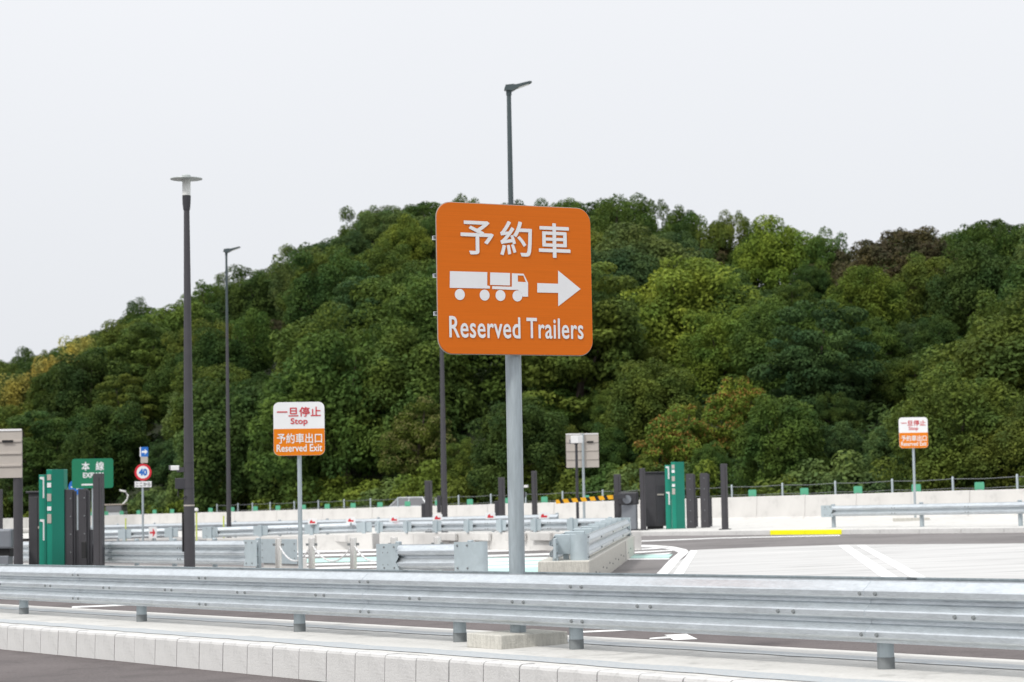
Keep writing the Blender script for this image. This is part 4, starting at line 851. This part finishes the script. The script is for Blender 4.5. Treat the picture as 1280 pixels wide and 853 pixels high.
for rI in range(nrow):
    t = .03 + .97 * rI / (nrow - 1); px = -70 + (rI % 2) * 22
    while px < 1350:
        Y = Z0(px) + DEPTH * t; rm = random.choice([2.6, 3.2, 3.8, 4.3, 4.9, 5.6]) * random.uniform(.92, 1.08); rm = min(rm, random.choice([2.6, 3.2, 3.9])) if t > .85 else rm; rp = rm * F / Y; tt = max(.015, min(1.0, t + random.uniform(-.035, .035)))
        x_ = px + random.uniform(-10, 10); key = random.choice(kinds); rp = min(rp, (2.5 if t < .8 else 1.75) * F / Y) if key[:4] == 'airy' else min(rp, 2.7 * F / Y) if key == 'tiered' and t > .8 else rp
        yt = top_y(x_, tt, PROTO[key][2] * (rp * Y / F) / PROTO[key][3]); lim_ = ridge(x_) - 6 + random.uniform(-7, 10)
        while yt < lim_ and rp > 18: rp *= .94; yt = top_y(x_, tt, PROTO[key][2] * (rp * Y / F) / PROTO[key][3])
        if not any(abs(x_ - q[0]) < q[2] * .45 + rp * .35 and -rp * 1.2 < yt - q[1] < q[2] * (.85 if q[2] > 45 else .5) and t < q[3] + .02 for q in placed[:len(SPECIAL)]) and not (560 < x_ < 725 and 275 < yt < 395 and rI % 2):
            col = random.choices(['dark', 'mid', 'olive', 'blue', 'pale', 'bright'], [5, 6, 3, 2, 1.4, 1.0] if x_ > 250 else [3, 5, 4, 2, 2, 1])[0]
            zn = [z for lim, z in zones if x_ < lim][0]; lv = 'lower slope' if t < .34 else 'middle slope' if t < .75 else 'upper slope'
            tree(x_, tt, key, col, rp, None, '%s tree on the %s, %s' % (tone[col], lv, zn)); cnt += 1
        px += rp * (1.12 if t < .9 else .95)
# fill the openings that are left in the canopy
for gy in range(270, 596, 22):
    for gx_ in range(-20, 1301, 26):
        if gy < ridge(gx_) + 26: continue
        if any(abs(gx_ - q[0]) < q[2] * .80 and q[1] + q[2] * .1 < gy < q[1] + q[2] * 1.75 for q in placed): continue
        col = random.choice(['dark', 'mid', 'mid', 'blue', 'olive']); zn = [z for lim, z in zones if gx_ < lim][0]; lv = 'lower slope' if gy > 500 else 'middle slope' if gy > 380 else 'upper slope'
        tree(gx_, 0, random.choice(['broad0', 'broad2', 'dense0', 'dense1']), col, random.uniform(30, 40), gy - random.uniform(22, 30), '%s tree on the %s, %s' % (tone[col], lv, zn)); cnt += 1
# shrubs along the foot of the hill
px = -20
while px < 1300:
    Yp = Z0(px) + random.uniform(-.5, 5); d = ray(px, 600); x_ = d.x * Yp / d.y; k = random.choice(['shrub0', 'shrub1', 'shrub2']); crown, trunk, PH, PR = PROTO[k]
    s_ = random.uniform(.8, 1.7) * (1.35 if px < 420 else .9 if px > 780 else 1.1); o = thing('shrub', 'low %s shrub behind the wall, %s' % ('yellow-green', [z for lim, z in zones if px < lim][0]), 'shrub', Vector((x_, Yp, gz(x_) - .2)), random.uniform(0, 6), 'shrubs along the foot of the hill')
    o.scale = (s_, s_, s_ * random.uniform(.8, 1.25)); cr = ob('crown', crown, o); c = COLS[random.choice(['bright', 'fresh', 'olive', 'bright', 'pale'] if px < 560 else ['bright', 'olive', 'olive', 'mid', 'pale'])]; cr.color = (*c, 1); ob('stem', trunk, o).scale = (.35, .35, 1)
    px += random.uniform(18, 34)
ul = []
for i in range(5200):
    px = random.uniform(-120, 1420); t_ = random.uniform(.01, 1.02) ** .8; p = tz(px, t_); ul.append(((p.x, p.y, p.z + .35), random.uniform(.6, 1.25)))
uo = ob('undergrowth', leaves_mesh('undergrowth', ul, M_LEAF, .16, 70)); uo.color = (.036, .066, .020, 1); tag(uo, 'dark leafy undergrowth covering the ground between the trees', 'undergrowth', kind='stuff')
# rough grass on the verge behind the wall
n = 26000; gx = RNG.uniform(-60, 1320, n); gv = []; gf = []
for i in range(n):
    px = gx[i]; Yp = wallZ(px) * 1.012 + 1 + RNG.uniform(0, 1) ** 1.3 * 16; d = ray(px, 600); x_ = d.x * Yp / d.y
    t_ = (Yp - Z0(px)) / DEPTH; z_ = tz(px, t_).z if t_ > 0 else gz(x_) - .1
    h = RNG.uniform(.3, .95); a = RNG.uniform(0, 6.28); w_ = RNG.uniform(.03, .07); lx, ly = RNG.normal() * .22, RNG.normal() * .22
    k = len(gv); gv += [(x_ - math.cos(a) * w_, Yp - math.sin(a) * w_, z_), (x_ + math.cos(a) * w_, Yp + math.sin(a) * w_, z_), (x_ + lx, Yp + ly, z_ + h)]; gf.append((k, k + 1, k + 2))
me = bpy.data.meshes.new('grass'); me.from_pydata(gv, [], gf); me.materials.append(M_LEAF); at = me.attributes.new('tint', 'FLOAT', 'FACE'); at.data.foreach_set('value', RNG.uniform(0, 1, n).astype(np.float32))
go = ob('grass', me); go.color = (.10, .13, .028, 1); tag(go, 'rough green grass on the verge behind the wall', 'grass', kind='stuff')
ORD = ['first', 'second', 'third', 'fourth', 'fifth', 'sixth', 'seventh', 'eighth', 'ninth', 'tenth', 'eleventh', 'twelfth', 'thirteenth', 'fourteenth', 'fifteenth', 'sixteenth', 'seventeenth', 'eighteenth', 'nineteenth', 'twentieth'] + ['twenty-' + q for q in ('first', 'second', 'third', 'fourth', 'fifth', 'sixth', 'seventh', 'eighth', 'ninth')] + ['thirtieth']
from collections import defaultdict
byl = defaultdict(list)
for o in bpy.data.objects:
    if o.get('category') in ('tree', 'shrub', 'reflector', 'concrete block') and o.parent is None: byl[o['label']].append(o)
for lb, os_ in byl.items():
    if len(os_) > 1:
        os_.sort(key=lambda o: o.location.x / o.location.y)
        for k, o in enumerate(os_): w_ = {'tree': ' tree', 'shrub': ' shrub', 'reflector': ' plate', 'concrete block': ' block'}[o['category']]; o['label'] = ORD[min(k, 29)] + ' ' + lb.replace(w_, w_ + ' from left', 1)
print('trees', cnt + len(SPECIAL), 'objects', len(bpy.data.objects))
